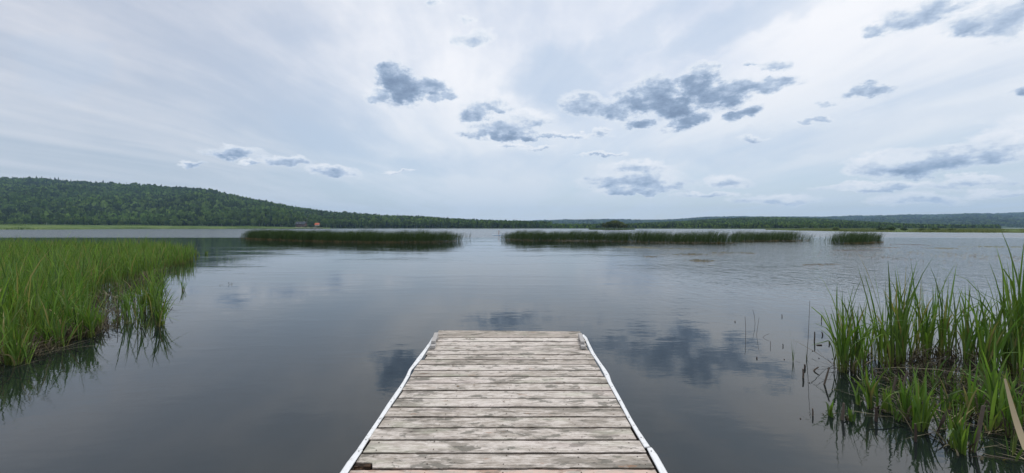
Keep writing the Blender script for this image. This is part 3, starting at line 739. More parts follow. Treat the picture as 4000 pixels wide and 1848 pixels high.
# sparse transitional fringe with open water between
fr = [P(345, 1300), P(420, 1300), P(470, 1290), P(640, 1285), P(660, 1200), P(640, 1100), P(600, 1085), P(440, 1150)]
fr = [(p.x, p.y) for p in fr]
fp = fill(fr, 1300, r1)
cl = np.sin(fp[:, 0] * 5.1 + 1) * np.cos(fp[:, 1] * 4.3) > .25
fp = fp[cl][:64]
tag(ribbon_obj('cattail_fringe', [shoots(fp, np.full(len(fp), .95) * r1.uniform(.6, 1.15, len(fp)), r1, (3, 5), .016)], M_leaf), 'thin green cattail shoots with open water between them at the edge of the left bed', 'cattails', kind='stuff')
edge = []
pp = [(0, 1424), (60, 1418), (151, 1344), (240, 1338), (328, 1316), (345, 1290), (380, 1240), (440, 1150), (560, 1090), (640, 1060)]
for _ in range(1500):
    i = r1.integers(0, len(pp) - 1); u = r1.uniform(0, 1); px = pp[i][0] * (1 - u) + pp[i + 1][0] * u; py = pp[i][1] * (1 - u) + pp[i + 1][1] * u
    p = P(px, py); edge.append((p.x - abs(r1.normal(0, .35)) + .08, p.y + abs(r1.normal(0, .3)), 0))
fd = fill(fr, 900, r1)[:150]
tag(ribbon_obj('dead_reeds', [deadstuff(np.array(edge), r1, .38), deadstuff(fd, r1, .34, .014, .5)], M_dead), 'brown broken reeds tangled at the foot of the left cattails', 'dead reeds', kind='stuff')

# single clumps along the left edge
def clump(px, py, top_py, nsh, spread_r, label, seed, group=None, bright=1.0, dead=8, leafw=.016, splay=.10, lean_x=0.0, nl=(4, 7), basecol=None, hk=1.0):
    r = np.random.default_rng(seed); b = P(px, py); Ht = max(.2, zat(top_py, b.y))
    n = nsh; off = r.normal(0, spread_r, (n, 2)); pos = np.concatenate([off, np.zeros((n, 1))], 1)
    Hh = Ht * hk * (1 - .22 * np.clip(np.linalg.norm(off, axis=1) / (spread_r * 2 + 1e-6), 0, 1)) * r.uniform(.72, 1.0, n)
    o = empty('cattail_clump', (b.x, b.y, 0))
    v, q, c = shoots(pos, Hh, r, nl, leafw, splay, bright)
    v = v.copy(); v[:, 0] += lean_x * np.maximum(v[:, 2], 0)
    l = link('leaves', mesh_np('leaves', v, q, col=c), M_leaf, o)
    if dead:
        dp = np.concatenate([r.normal(0, spread_r * 1.3, (dead, 2)), np.zeros((dead, 1))], 1)
        v, q, c = deadstuff(dp, r, min(.5, Ht * .45), .014, .8)
        link('dead_leaves', mesh_np('dead_leaves', v, q, col=c), M_dead, o)
    return tag(o, label, 'cattails', group)
clump(25, 1432, 1180, 11, .10, 'cattail clump in the bottom left, cut by the photo edge', 101, dead=14)
clump(52, 1420, 1190, 9, .06, 'narrow fan of cattail blades rising beside the corner clump', 102)
clump(195, 1344, 1120, 12, .09, 'cattail clump behind the pile of brown litter', 103, dead=16)
clump(225, 1352, 1170, 8, .06, 'short cattail tuft leaning over dark water left of the broad fan', 104)
clump(335, 1318, 1080, 13, .06, 'broad cattail fan with a yellow foot at the outer edge of the left bed', 105, dead=14)
clump(380, 1290, 1150, 4, .05, 'low cattail tuft with dark broken stalks beside the broad fan', 106, dead=14)
clump(455, 1265, 1185, 3, .03, 'small yellow green cattail sprig standing alone among broken stalks', 107)
clump(475, 1225, 1040, 5, .04, 'tall thin cattail shoot standing in the gap of the left bed', 108, dead=6)
clump(575, 1215, 1050, 12, .10, 'tall cattail clump with brown stem bases left of the outermost one', 109, dead=16)
clump(622, 1272, 1085, 8, .04, 'outermost tall cattail clump of the left bed, mirrored in calm water', 110, dead=8)
clump(600, 1190, 1040, 8, .07, 'cattail clump directly behind the outermost tall one', 111, dead=10)
clump(715, 1135, 1058, 3, .03, 'lone small cattail tuft in open water right of the left bed', 112, dead=3, leafw=.014)
clump(790, 996, 962, 4, .12, 'wispy cattail tuft at the far tip of the left bed', 113, dead=0, leafw=.03)
clump(768, 1000, 965, 6, .14, 'small cattail tuft just inside the far tip of the left bed', 114, dead=0, leafw=.03)

# right clumps ------------------------------------------------------
RC = [ # px, py, top, shoots, spread, lean, label
 (3285,1448,1120,7,.06,-.06,'leftmost cattail clump on the right side, splaying over open water'),
 (3318,1440,1045,8,.06,0,'tall narrow cattail clump second from the open water on the right'),
 (3340,1450,1130,6,.05,.05,'shorter cattail tuft leaning right beside the tall narrow clump'),
 (3412,1400,1150,5,.05,0,'thin cattail tuft with brown base in the gap between two tall clumps'),
 (3492,1436,1040,12,.08,0,'thick tall cattail clump with the greenest base on the right'),
 (3530,1430,1045,10,.07,.03,'tall cattail clump just right of the thickest one'),
 (3605,1395,1070,9,.08,-.02,'tall cattail clump with brown stems rising from pale litter'),
 (3660,1400,1035,9,.07,.14,'tallest cattail clump leaning right above the litter island'),
 (3776,1395,1115,11,.08,.03,'cattail clump with dark green middle left of the bushy one'),
 (3870,1450,1130,14,.12,.02,'wide bushy cattail clump near the right edge'),
 (3900,1490,1200,10,.10,.05,'lower front part of the bushy growth near the right edge'),
 (3985,1462,1000,16,.10,.02,'big cattail clump cut off by the right edge of the photo'),
 (3388,1590,1395,7,.04,-.08,'fresh green cattail fan in front of the leftmost clumps'),
 (3448,1600,1440,4,.04,.04,'short cattail sprout right of the fresh green fan'),
 (3238,1627,1540,3,.02,0,'small two bladed cattail sprig standing left of the tangle'),
 (3323,1644,1562,3,.02,.08,'tiny bright cattail sprout in open water before the tangle'),
 (3560,1640,1405,8,.05,-.02,'bluish green cattail fan in the front of the right tangle'),
 (3602,1680,1420,5,.04,.05,'cattail fan with a yellow base over yellow fallen blades'),
 (3700,1600,1440,7,.09,.1,'loose cattail tuft in the middle of the right tangle'),
 (3776,1766,1560,9,.05,-.02,'nearest green cattail clump at the bottom right'),
 (3880,1640,1330,11,.08,0,'cattail clump behind the pale fallen leaf at the right'),
 (3950,1700,1380,9,.10,.05,'cattail tuft at the right edge beside the pale fallen leaf'),
]
for i, (px, py, tp, ns, sp, ln, lab) in enumerate(RC):
    clump(px, py, tp, max(2, int(ns * .82)), sp * .95, lab, 200 + i, dead=int(ns * 1.5), leafw=.0195, splay=.07, lean_x=ln, bright=.88, hk=1.43 if tp < 1300 else 1.2, nl=(4, 6))
r2 = np.random.default_rng(21)
isl = [(p.x, p.y) for p in (P(3290, 1470), P(3440, 1400), P(3600, 1380), P(3850, 1385), P(4150, 1400), P(4200, 1700), P(3960, 1740), P(3780, 1640), P(3640, 1560), P(3420, 1500))]
lp = fill(isl, 5200, r2)
lit = np.sin(lp[:, 0] * 3.3) * np.cos(lp[:, 1] * 3.1 + 1) + r2.uniform(-.8, .8, len(lp)) > -.25
lp = lp[lit][:760]
tag(ribbon_obj('dead_reeds', [deadstuff(lp, r2, .36, .012, .55)], M_dead), 'tangle of brown and tan broken reeds between the right cattail clumps', 'dead reeds', kind='stuff')
front = [(p.x, p.y) for p in (P(3330, 1520), P(3500, 1480), P(4050, 1480), P(4100, 1780), P(3800, 1800), P(3600, 1700), P(3420, 1620))]
lp = fill(front, 1700, r2)[:260]
m = len(lp); d = r2.uniform(0, 6.28, m)
k = r2.uniform(0, 1, (m, 1)); c = np.array((.09, .07, .045)) * (1 - k) + np.array((.36, .31, .19)) * k * k + .02
fl = ribbons(lp + np.array((0, 0, .012)), np.full(m, .04), d, r2.uniform(3, 11, m), r2.normal(0, 1, m), .010 * r2.uniform(.6, 1.4, m), c, 4, 0., basecol=(.12, .09, .05))
gs = fill(front, 1500, r2)[:95]
tag(ribbon_obj('fallen_reeds', [fl, shoots(gs, .42 * r2.uniform(.5, 1.2, len(gs)), r2, (2, 4), .014, .16, .8)], M_dead), 'loose fallen blades and thin sprouts lying on the water at the bottom right', 'fallen reeds', kind='stuff')

# isolated stalks ---------------------------------------------------
M_stub = simple('wet_brown_stalk', (.055, .036, .027), .7, .4, 30, .2)
M_stubp = simple('brown_stalk', (.115, .09, .07), .8, .35, 30, .2)
def stalk(bx, by, tx, ty, rad, label, name='broken_stalk', mat=None, mid=None, group=None, cat='stalk'):
    rad *= .75; b = P(bx, by); t = Vector((at(tx, b.y), b.y, zat(ty, b.y)))
    pts = [Vector((0, 0, -.04))]
    if mid: pts.append(Vector((at(mid[0], b.y) - b.x, 0, zat(mid[1], b.y))))
    else: pts.append((t - b) * .5 + Vector((rad * .5, 0, 0)))
    pts.append(t - b)
    o = MB().tube(pts, [rad, rad * .95, rad * .75], 8).build(name, mat or M_stub, loc=b, smooth=False)
    return tag(o, label, cat, group)
def q2(x, y): return 2800 + x / 2.38, 1150 + y / 2.38
def st(x, y, tx, ty, rad, label, **k): stalk(*q2(x, y), *q2(tx, ty), rad, label, **k)
st(268, 385, 262, 205, .0045, 'leftmost thin straight reed stem standing alone in open water', name='reed_stem', mid=q2(268, 290))
st(357, 272, 333, 137, .004, 'thin bent reed stem, middle one of the three in open water', name='reed_stem', mid=q2(350, 200))
st(367, 375, 393, 215, .0035, 'thin reed stem leaning right with a tiny side twig', name='reed_stem')
st(405, 400, 487, 366, .0035, 'low twig leaning flat to the right over the water', name='reed_stem')
st(498, 482, 498, 435, .0045, 'short dark stub just right of the leaning twig', )
st(168, 258, 168, 246, .012, 'tiny dark stub farthest left in the open water')
st(606, 209, 604, 186, .010, 'small curved dark stub high in the open water')
st(615, 484, 613, 460, .009, 'small straight dark stub left of the green sprig')
st(972, 246, 972, 200, .010, 'dark stub with a knot above the angled black stub')
st(905, 440, 910, 347, .013, 'upright brown stub with a broken top beside the flat black one', mat=M_stub)
st(892, 474, 975, 470, .018, 'flat black stub pointing right just above the water')
st(790, 410, 835, 416, .010, 'thin flat black sliver left of the upright brown stub')
st(985, 380, 975, 350, .014, 'angular black stub with a bent top near the cattails')
st(1045, 465, 1042, 438, .012, 'bent black stub touching the leftmost cattail blades')
st(1105, 440, 1105, 402, .013, 'dark square ended stub within the leftmost cattail blades')
st(368, 597, 372, 580, .012, 'small curved stub in the reflection of the dark cloud')
st(816, 690, 816, 650, .015, 'thick dark stub behind the upright brown post like stalk')
st(801, 776, 801, 692, .015, 'upright brown stalk like a small post at the left of the V shaped one', mat=M_stubp)
st(880, 712, 945, 676, .014, 'cut stalk leaning right and making a V with its reflection', mat=M_stubp)
st(990, 838, 1045, 680, .014, 'long brown stalk leaning right, next to the cattail clump', mat=M_stubp)
st(890, 1128, 890, 1060, .010, 'lone upright stalk low in the water before the cattails', mat=M_stubp)
st(1160, 1165, 1180, 1010, .017, 'thick reddish brown stalk by the tiny bright sprout', mat=M_stubp)
for x, y in ((625, 607), (948, 596), (1072, 602), (890, 528), (858, 824), (775, 1158), (1087, 657)):
    b = P(*q2(x, y)); st(x, y, x, y - 6, .010, 'small round stub end barely breaking the surface near the right cattails', group='round stub ends at the water surface')
# green sprig and dead tall stalk
def blades(bx, by, tops, w, label, col, name, cat):
    b = P(*q2(bx, by)); par = []
    for tx, ty in tops:
        px, py = q2(tx, ty); X = at(px, b.y) - b.x; Z = zat(py, b.y)
        par.append(ribbons(np.array([[0, 0, -.03]]), np.array([math.hypot(X, Z)]), np.array([0. if X > 0 else math.pi]), np.array([abs(X) / Z * .6]), np.array([abs(X) / Z * .4]), np.array([w]), np.array([col]), 7, 0., wang=np.array([0.2])))
    o = ribbon_obj(name, par, M_leaf, loc=b); return tag(o, label, cat)
blades(708, 625, [(675, 295), (718, 365), (750, 405), (700, 430)], .013, 'green three bladed sprig standing alone left of the tall dead stalk', (.09, .16, .05), 'cattail_sprig', 'cattails')
blades(832, 605, [(825, 460), (845, 420), (880, 520)], .010, 'short green blades at the foot of the tall dead stalk', (.08, .12, .05), 'cattail_sprig', 'cattails')
stalk(*q2(835, 608), *q2(865, 58), .0042, 'tallest dead stalk standing alone left of the right cattails', 'dead_stalk', M_stubp, mid=q2(850, 400))
for (bx, by, tx, ty, rd, lab) in ((3480,1560,3500,1470,.017,'brown stalk crossing another in the middle of the tangle, left one'),(3500,1580,3545,1450,.015,'brown stalk leaning right across its neighbour in the tangle'),(3800,1765,3842,1585,.020,'thick grey brown stalk rising beside the nearest green clump'),(3652,1690,3705,1600,.018,'dark stalk leaning right behind the yellow fallen blades'),(3420,1645,3422,1590,.017,'dark reddish stub below the short cattail sprout'),(3575,1725,3575,1655,.013,'dark upright stub left of the yellow based fan')):
    stalk(bx, by, tx, ty, rd, lab, mat=M_stubp if 'dark' not in lab else M_stub)
# pale broad leaf at the lower right and two yellow blades
def flatblade(p0, p1, w, col, label, name='fallen_blade', sag=.04, dz=None):
    b = Vector(p0); e = Vector(p1); n = 10; V = []; 
    side = (e - b).cross(Vector((0, .35, 1))).normalized()
    for i in range(n + 1):
        t = i / n; c = b.lerp(e, t) - Vector((0, 0, sag * math.sin(math.pi * t))); ww = w * (.12 + .88 * math.sin(math.pi * (.08 + .5 * t))) * .5
        V += [c - side * ww + Vector((0, 0, .004)), c, c + side * ww + Vector((0, 0, .004))]
    V = [v - b for v in V]
    fs = [(3 * i + j, 3 * i + j + 1, 3 * i + j + 4, 3 * i + j + 3) for i in range(n) for j in range(2)]
    mb = MB(); mb.add(V, fs, (*col, 1)); mb.add([v - Vector((0, 0, .0015)) for v in V], [f[::-1] for f in fs], (*col, 1))
    o = mb.build(name, M_dead, loc=b, smooth=True); return tag(o, label, 'leaf')
def PY(px, py, Y): return Vector((at(px, Y), Y, zat(py, Y)))
flatblade(PY(3925, 1480, 3.3), PY(4010, 1760, 3.0), .038, (.46, .38, .24), 'broad pale tan dead leaf hanging at the bottom right edge')
flatblade(PY(3600, 1655, 3.85), PY(3675, 1667, 3.8), .016, (.55, .42, .05), 'bright yellow fallen blade at the foot of the yellow based fan')
flatblade(PY(3615, 1675, 3.75), PY(3690, 1710, 3.6), .014, (.50, .40, .16), 'tan yellow blade lying just below the bright yellow one')
flatblade(PY(3850, 1768, 3.35), PY(3930, 1795, 3.2), .016, (.45, .42, .10), 'yellow green blade floating at the bottom right')
flatblade(PY(3345, 1465, 4.9), PY(3378, 1480, 4.8), .016, (.6, .56, .42), 'pale folded blade on the water before the leftmost right clump')
flatblade(PY(3483, 1546, 4.2), PY(3610, 1588, 4.0), .014, (.5, .5, .33), 'long pale blade lying across the front of the tangle')
flatblade(PY(3820, 1505, 4.4), PY(4010, 1575, 3.9), .022, (.16, .32, .08), 'long bright green blade bent across the right edge')
flatblade(PY(3750, 1438, 4.9), PY(3860, 1490, 4.5), .018, (.14, .26, .08), 'green blade bent down left of the bushy clump')

# ------------------------------------------------------------------ bulrush beds in the middle distance
r3 = np.random.default_rng(33)
def rushes(front_pts, depth, dens, Hh, label, lean=.24, w=.022):
    a = np.array([tuple(P(*q)[:2]) for q in front_pts]); xs = a[:, 0]; yf = a[:, 1]
    x0, x1 = xs.min(), xs.max(); n = int((x1 - x0) * depth * dens)
    x = r3.uniform(x0, x1, n); t = r3.uniform(0, 1, n)
    endf = np.clip(np.minimum(x - x0, x1 - x) / 2.3, 0, 1)
    keep = r3.uniform(0, 1, n) < .07 + .93 * endf ** 1.1
    x = x[keep]; t = t[keep]; endf = endf[keep]; n = len(x)
    y = np.interp(x, xs, yf) + depth * t * (.35 + .65 * endf) + .35 * np.sin(x * 1.7) + .2 * np.sin(x * 5.1)
    pos = np.stack([x, y, np.full(n, -.03)], -1)
    H = Hh * (1 + .06 * np.sin(x * .8) + .06 * np.sin(x * 2.3) + .04 * np.sin(x * 6.1)) * r3.uniform(.62, 1.04, n) * np.where(r3.uniform(0, 1, n) < .06, 1.17, 1) * (.8 + .2 * endf)
    d = r3.normal(0, .55, n) + np.where(r3.uniform(0, 1, n) < .12, math.pi, 0); ln = np.abs(r3.normal(lean * .5, .05, n)); bd = np.abs(r3.normal(lean, .08, n))
    k = r3.uniform(0, 1, (n, 1)); c = np.array((.024, .050, .015)) * (1 - k) + np.array((.068, .112, .030)) * k
    v1, q1, c1 = ribbons(pos, H, d, ln, bd, np.full(n, w), c, 5, .02, tip=.35, basecol=(.075, .07, .028))
    # tan broken stems and a floating mat along the foot
    nb = int((x1 - x0) * 22); xb = r3.uniform(x0 + .8, x1 - .8, nb); yb = np.interp(xb, xs, yf) + r3.uniform(-.35, .3, nb) + .35 * np.sin(xb * 1.7)
    c2 = np.repeat(np.array([[.20, .15, .07]]), nb, 0) * r3.uniform(.5, 1.2, (nb, 1))
    v2, q2_, cc2 = ribbons(np.stack([xb, yb, np.zeros(nb)], -1), r3.uniform(.08, .4, nb), r3.uniform(0, 6.28, nb), r3.uniform(.1, 1.2, nb), r3.normal(0, .3, nb), np.full(nb, .03), c2, 3, .1, basecol=(.16, .12, .06))
    v, q, c = join([(v1, q1, c1), (v2, q2_, cc2)])
    o = link('bulrush_bed', mesh_np('bulrush_bed', v, q, col=c), M_rush); tag(o, label, 'bulrushes', kind='stuff')
rushes([(938, 931), (1000, 935), (1150, 941), (1300, 945), (1500, 948), (1700, 947), (1800, 941), (1838, 934)], 5.5, 75, 1.62, 'long dark bulrush bed left of the paddleboarder')
rushes([(1955, 936), (2050, 940), (2200, 941), (2400, 944), (2600, 949), (2800, 951), (2905, 951)], 5.0, 75, 1.55, 'longest dark bulrush bed right of the paddleboarder')
rushes([(2872, 944), (3000, 943), (3100, 942), (3176, 941)], 5.0, 55, 1.5, 'short bulrush bed joined to the right end of the longest one')
rushes([(3176, 948), (3280, 952), (3370, 953), (3452, 946)], 3.5, 60, 1.5, 'small separate bulrush island at the far right of the reed line')
for i, (px, py, tp) in enumerate(((1835, 931, 903), (1828, 938, 908), (1958, 937, 906), (1966, 930, 912), (3193, 946, 925), (3500, 944, 918))):
    blab = ['pair of stray bulrush stems beyond the right end of the left bed', 'stray bulrush stem nearest the right end of the left bed', 'stray bulrush stem between the paddleboard and the longest bed', 'short stray bulrush beside the nose of the paddleboard', 'stray bulrush in the gap before the small bulrush island', 'stray bulrush right of the small bulrush island'][i]
    b = P(px, py); r = np.random.default_rng(i); n = 2 if i == 0 else 1
    v, q, c = ribbons(np.stack([r.normal(0, .3, n), np.zeros(n), np.full(n, -.03)], -1), np.full(n, zat(tp, b.y)) * 1.02, np.zeros(n), np.full(n, .05), np.full(n, .2), np.full(n, .035), np.repeat(np.array([[.03, .05, .02]]), n, 0), 6, .02, tip=.3, wang=np.zeros(n))
    tag(link('bulrush_stem', mesh_np('bulrush_stem', v, q, col=c), M_rush, loc=(b.x, b.y, 0)), blab, 'bulrush')

# floating weed mats ------------------------------------------------
M_weed = leafmat('floating_weed', .1, .8)
def weed_patch(px, py, w_px, dp, n, label, up=.12, col=(.13, .115, .07), size=.09):
    b = P(px, py); w = w_px / F * b.y / 2; dY = abs(P(px, py - dp).y - b.y)
    x = r3.normal(0, w * .45, n); y = r3.normal(0, dY * .4, n) + .2 * np.sin(x * 1.3)
    sx = size * r3.uniform(.4, 2.2, n); sy = size * r3.uniform(.2, .7, n); zz = np.full(n, .006) + r3.uniform(0, .008, n)
    V = np.stack([np.stack([x - sx, y, zz], -1), np.stack([x, y - sy, zz], -1), np.stack([x + sx, y, zz], -1), np.stack([x, y + sy, zz + r3.uniform(0, .02, n)], -1)], 1).reshape(-1, 3)
    k = r3.uniform(.5, 1.3, (n, 1)); c = np.repeat(np.array(col) * k, 4, 0); Q = np.arange(len(V)).reshape(-1, 4)
    parts = [(V, Q, c)]
    m = max(2, int(n * .25))
    if up: parts.append(ribbons(np.stack([r3.normal(0, w * .4, m), r3.normal(0, dY * .3, m), np.zeros(m)], -1), r3.uniform(.3, 1, m) * up, r3.uniform(0, 6.28, m), r3.uniform(0, .8, m), r3.normal(0, .3, m), np.full(m, .02), np.repeat(np.array([col]), m, 0) * .8, 3, .1))
    v, q, c = join(parts)
    tag(link('floating_weed', mesh_np('floating_weed', v, q, col=c), M_weed, loc=(b.x, b.y, 0)), label, 'water weed', kind='stuff')
for a in ((2480, 966, 170, 5, 240, 'pale floating weed mat just in front of the longest bulrush bed', .1, (.17, .17, .10)),
          (2640, 972, 240, 5, 110, 'second thinner weed mat right of the pale one by the longest bed', .12, (.14, .14, .085)),
          (2700, 995, 220, 5, 120, 'long line of brown weed in open water below the longest bed', .16),
          (2540, 1003, 60, 4, 40, 'small brown weed tuft left of the long weed line', .15),
          (2830, 988, 190, 5, 60, 'sparse weed with upright twigs right of the long weed line', .2),
          (2740, 1020, 110, 6, 90, 'tufted weed patch nearest the dock in the open water', .22),
          (2930, 990, 60, 4, 40, 'tiny weed patch at the end of the sparse line', .15),
          (3330, 978, 260, 4, 160, 'dark weed line below the small bulrush island', .05, (.10, .085, .07)),
          (3450, 967, 200, 3, 120, 'weed streak right of the small bulrush island', .05, (.14, .12, .09)),
          (3570, 956, 130, 3, 110, 'dark far weed streak midway to the right edge', .05, (.10, .08, .06)),
          (3680, 970, 150, 3, 120, 'olive weed streak right of the dark one', .08, (.18, .17, .09)),
          (3900, 964, 260, 4, 200, 'greenish weed streak at the right edge', .08, (.17, .18, .09)),
          (3800, 1000, 520, 26, 420, 'wide scatter of pale weed leaves at the right', .0, (.20, .195, .15), .07),
          (3450, 1005, 300, 20, 110, 'thin scatter of twigs left of the wide pale weeds', .16, (.15, .13, .10), .07),
          (3200, 1034, 200, 3, 60, 'faint weed line in ruffled water left of the right cattails', .08, (.16, .14, .11), .07),
          (1550, 945, 420, 3, 200, 'tan floating mat along the foot of the left bulrush bed', .08, (.14, .12, .07), .10),
          (2250, 941, 260, 2, 160, 'tan floating mat at the left foot of the longest bulrush bed', .06, (.20, .17, .12), .10),
          (2700, 949, 500, 2, 160, 'tan floating mat at the right foot of the longest bulrush bed', .06, (.19, .16, .11), .10),
          (885, 1112, 50, 6, 6, 'two tiny curled weed sprigs alone in open water left of centre', .28, (.10, .09, .06), .03)):
    weed_patch(*a)

# ------------------------------------------------------------------ dock
def wood_mat(name, paint=.6):
    m, t, b = newmat(name)
    co = t.new('ShaderNodeTexCoord').outputs['Object']; at_ = t.new('ShaderNodeAttribute', attribute_name='Col')
    sr, sg, sb = t.sep(at_.outputs['Vector'])       # r: board number, g: tone, b: warmth
    off = t.comb(t.m('MULTIPLY', sr, 37.0), t.m('MULTIPLY', sr, 91.0), t.m('MULTIPLY', sr, 53.0))
    v = t.vm('ADD', co, off)
    grain = t.noise(t.scale(v, 2.2, 70, 40), 1.0, 5, .65, dist=.9)
    grain2 = t.noise(t.scale(v, 9, 260, 40), 1.0, 3, .6)
    flake = t.noise(t.scale(v, 9, 26, 26), 1.0, 7, .75)
    big = t.noise(t.scale(v, 2.0, 6.5, 4), 1.0, 6, .66)
    blot = t.noise(t.scale(v, 4.2, 9.5, 9), 1.0, 5, .62)
    white = (.68, .62, .56); grey = (.36, .315, .265); dk = (.085, .072, .058)
    f1 = t.mr(t.m('ADD', t.m('MULTIPLY', flake, .6), t.m('MULTIPLY', grain, .4)), .42, .60)
    f1 = t.m('ADD', f1, t.m('MULTIPLY', t.m('SUBTRACT', sg, .5), 2.0), clamp=True)
    c = t.mix(f1, grey, white)
    c = t.mix(t.m('MULTIPLY', t.mr(big, .52, .60), .75), c, (.235, .21, .175))
    c = t.mix(t.m('MULTIPLY', t.mr(blot, .565, .605), .78), c, (.165, .155, .13))
    c = t.mix(t.m('MULTIPLY', t.mr(grain, .60, .72), .72), c, dk)
    c = t.mix(t.m('MULTIPLY', t.mr(grain2, .60, .74), .45), c, (.20, .18, .15))
    cr_ = t.noise(t.scale(v, 1.3, 34, 20), 1.0, 3, .6); crk = t.m('MULTIPLY', t.mr(t.m('ABSOLUTE', t.m('SUBTRACT', cr_, .5)), .016, .004), t.mr(big, .42, .58))
    c = t.mix(t.m('MULTIPLY', crk, .85), c, (.04, .033, .026))
    # knots
    vo = t.new('ShaderNodeTexVoronoi', feature='F1'); t.put(vo.inputs['Vector'], t.scale(v, 1.6, 6.0, 6)); vo.inputs['Scale'].default_value = 1.0
    kn = t.mr(vo.outputs['Distance'], .13, .05); ring = t.m('MULTIPLY', t.mr(vo.outputs['Distance'], .30, .12), .5)
    c = t.mix(ring, c, (.24, .23, .20)); c = t.mix(t.m('MULTIPLY', kn, .8), c, (.13, .075, .045))
    # small black specks, greenish and rusty stains
    sp = t.noise(t.scale(v, 40, 75, 60), 1.0, 2, .5); c = t.mix(t.mr(sp, .71, .76), c, (.05, .04, .03))
    rs = t.noise(t.scale(v, 5, 20, 20), 1.0, 4, .6); c = t.mix(t.m('MULTIPLY', t.mr(rs, .66, .72), .55), c, (.34, .17, .085))
    gr = t.noise(t.vm('ADD', t.scale(v, 1.8, 6, 6), (4, 4, 4)), 1.0, 3, .6); c = t.mix(t.m('MULTIPLY', t.mr(gr, .55, .7), .30), c, (.44, .46, .34))
    pk = t.noise(t.vm('ADD', t.scale(v, 1.3, 5, 6), (9, 2, 4)), 1.0, 3, .6); c = t.mix(t.m('MULTIPLY', t.mr(pk, .54, .7), .25), c, (.62, .52, .49))
    c = t.mix(t.m('MULTIPLY', sb, t.mr(flake, .35, .6)), c, (.60, .37, .27))
    # very dark paint for nail heads, rotten wood (alpha of the attribute is 0); low alpha paints gap shade on board edges
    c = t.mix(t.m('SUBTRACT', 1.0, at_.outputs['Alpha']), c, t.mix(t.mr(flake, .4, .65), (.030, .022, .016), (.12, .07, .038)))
    t.put(b.inputs['Base Color'], c); b.inputs['Roughness'].default_value = .82; b.inputs['Specular IOR Level'].default_value = .25
    bn = t.new('ShaderNodeBump'); bn.inputs['Strength'].default_value = .8; bn.inputs['Distance'].default_value = .004
    t.put(bn.inputs['Height'], t.m('ADD', t.m('MULTIPLY', grain, -.8), t.m('MULTIPLY', flake, .9))); t.l.new(bn.outputs[0], b.inputs['Normal'])
    return m
M_wood = wood_mat('weathered_deck_boards')
def strip_mat():
    m, t, b = newmat('white_edge_strip')
    co = t.new('ShaderNodeTexCoord').outputs['Object']; at_ = t.new('ShaderNodeAttribute', attribute_name='Col')
    n = t.noise(t.scale(co, 60, 9, 30), 1.0, 5, .7); n2 = t.noise(co, 26, 4, .7)
    c = t.mix(t.mr(n, .5, .75), (.80, .81, .81), (.62, .62, .61)); c = t.mix(t.mr(n2, .56, .68), c, (.45, .44, .41))
    c = t.mix(t.m('SUBTRACT', 1.0, at_.outputs['Alpha']), c, (.10, .09, .08))
    t.put(b.inputs['Base Color'], c); b.inputs['Roughness'].default_value = .5
    bn = t.new('ShaderNodeBump'); bn.inputs['Strength'].default_value = .4; bn.inputs['Distance'].default_value = .003
    t.put(bn.inputs['Height'], n); t.l.new(bn.outputs[0], b.inputs['Normal']); return m
M_strip = strip_mat()
M_fascia = simple('dark_wet_timber', (.06, .05, .04), .8, .4, 6, .3)
dock = empty('dock', (0, 4, 0)); tag(dock, 'weathered grey wooden dock with peeling paint and white edging running out into the lake', 'dock')
def under(o): o.parent = dock; o.matrix_parent_inverse = Matrix.Translation((0, -4, 0)); return o
k2 = lambda l, x0, y0: [(x0 + x / 2.024, y0 + y / 2.024) for x, y in l]
LO = k2([(822,88),(785,115),(765,150),(725,205),(665,280),(600,370),(578,420),(550,470),(500,540),(430,640),(360,750),(270,880),(188,1000)], 1300, 1260)
LI = k2([(832,90),(822,112),(800,148),(748,208),(700,285),(622,372),(606,420),(576,470),(537,540),(468,640),(394,750),(308,880),(232,1000)], 1300, 1260)
LO2 = k2([(186,1003),(110,1100),(50,1190),(-60,1350)], 1300, 1260); LI2 = k2([(236,1003),(170,1100),(112,1190),(20,1350)], 1300, 1260)
RO = k2([(570,95),(592,115),(612,160),(650,235),(700,310),(745,370),(770,410),(785,460),(830,540),(880,630),(950,760),(1020,870),(1097,982)], 2000, 1260)
RI = k2([(552,97),(573,125),(592,165),(625,240),(676,312),(712,372),(735,418),(755,462),(798,540),(848,630),(918,760),(980,870),(1048,982)], 2000, 1260)
RO2 = k2([(1112,990),(1150,1040),(1190,1110),(1235,1190),(1330,1350)], 2000, 1260); RI2 = k2([(1068,990),(1092,1040),(1130,1110),(1172,1190),(1250,1350)], 2000, 1260)
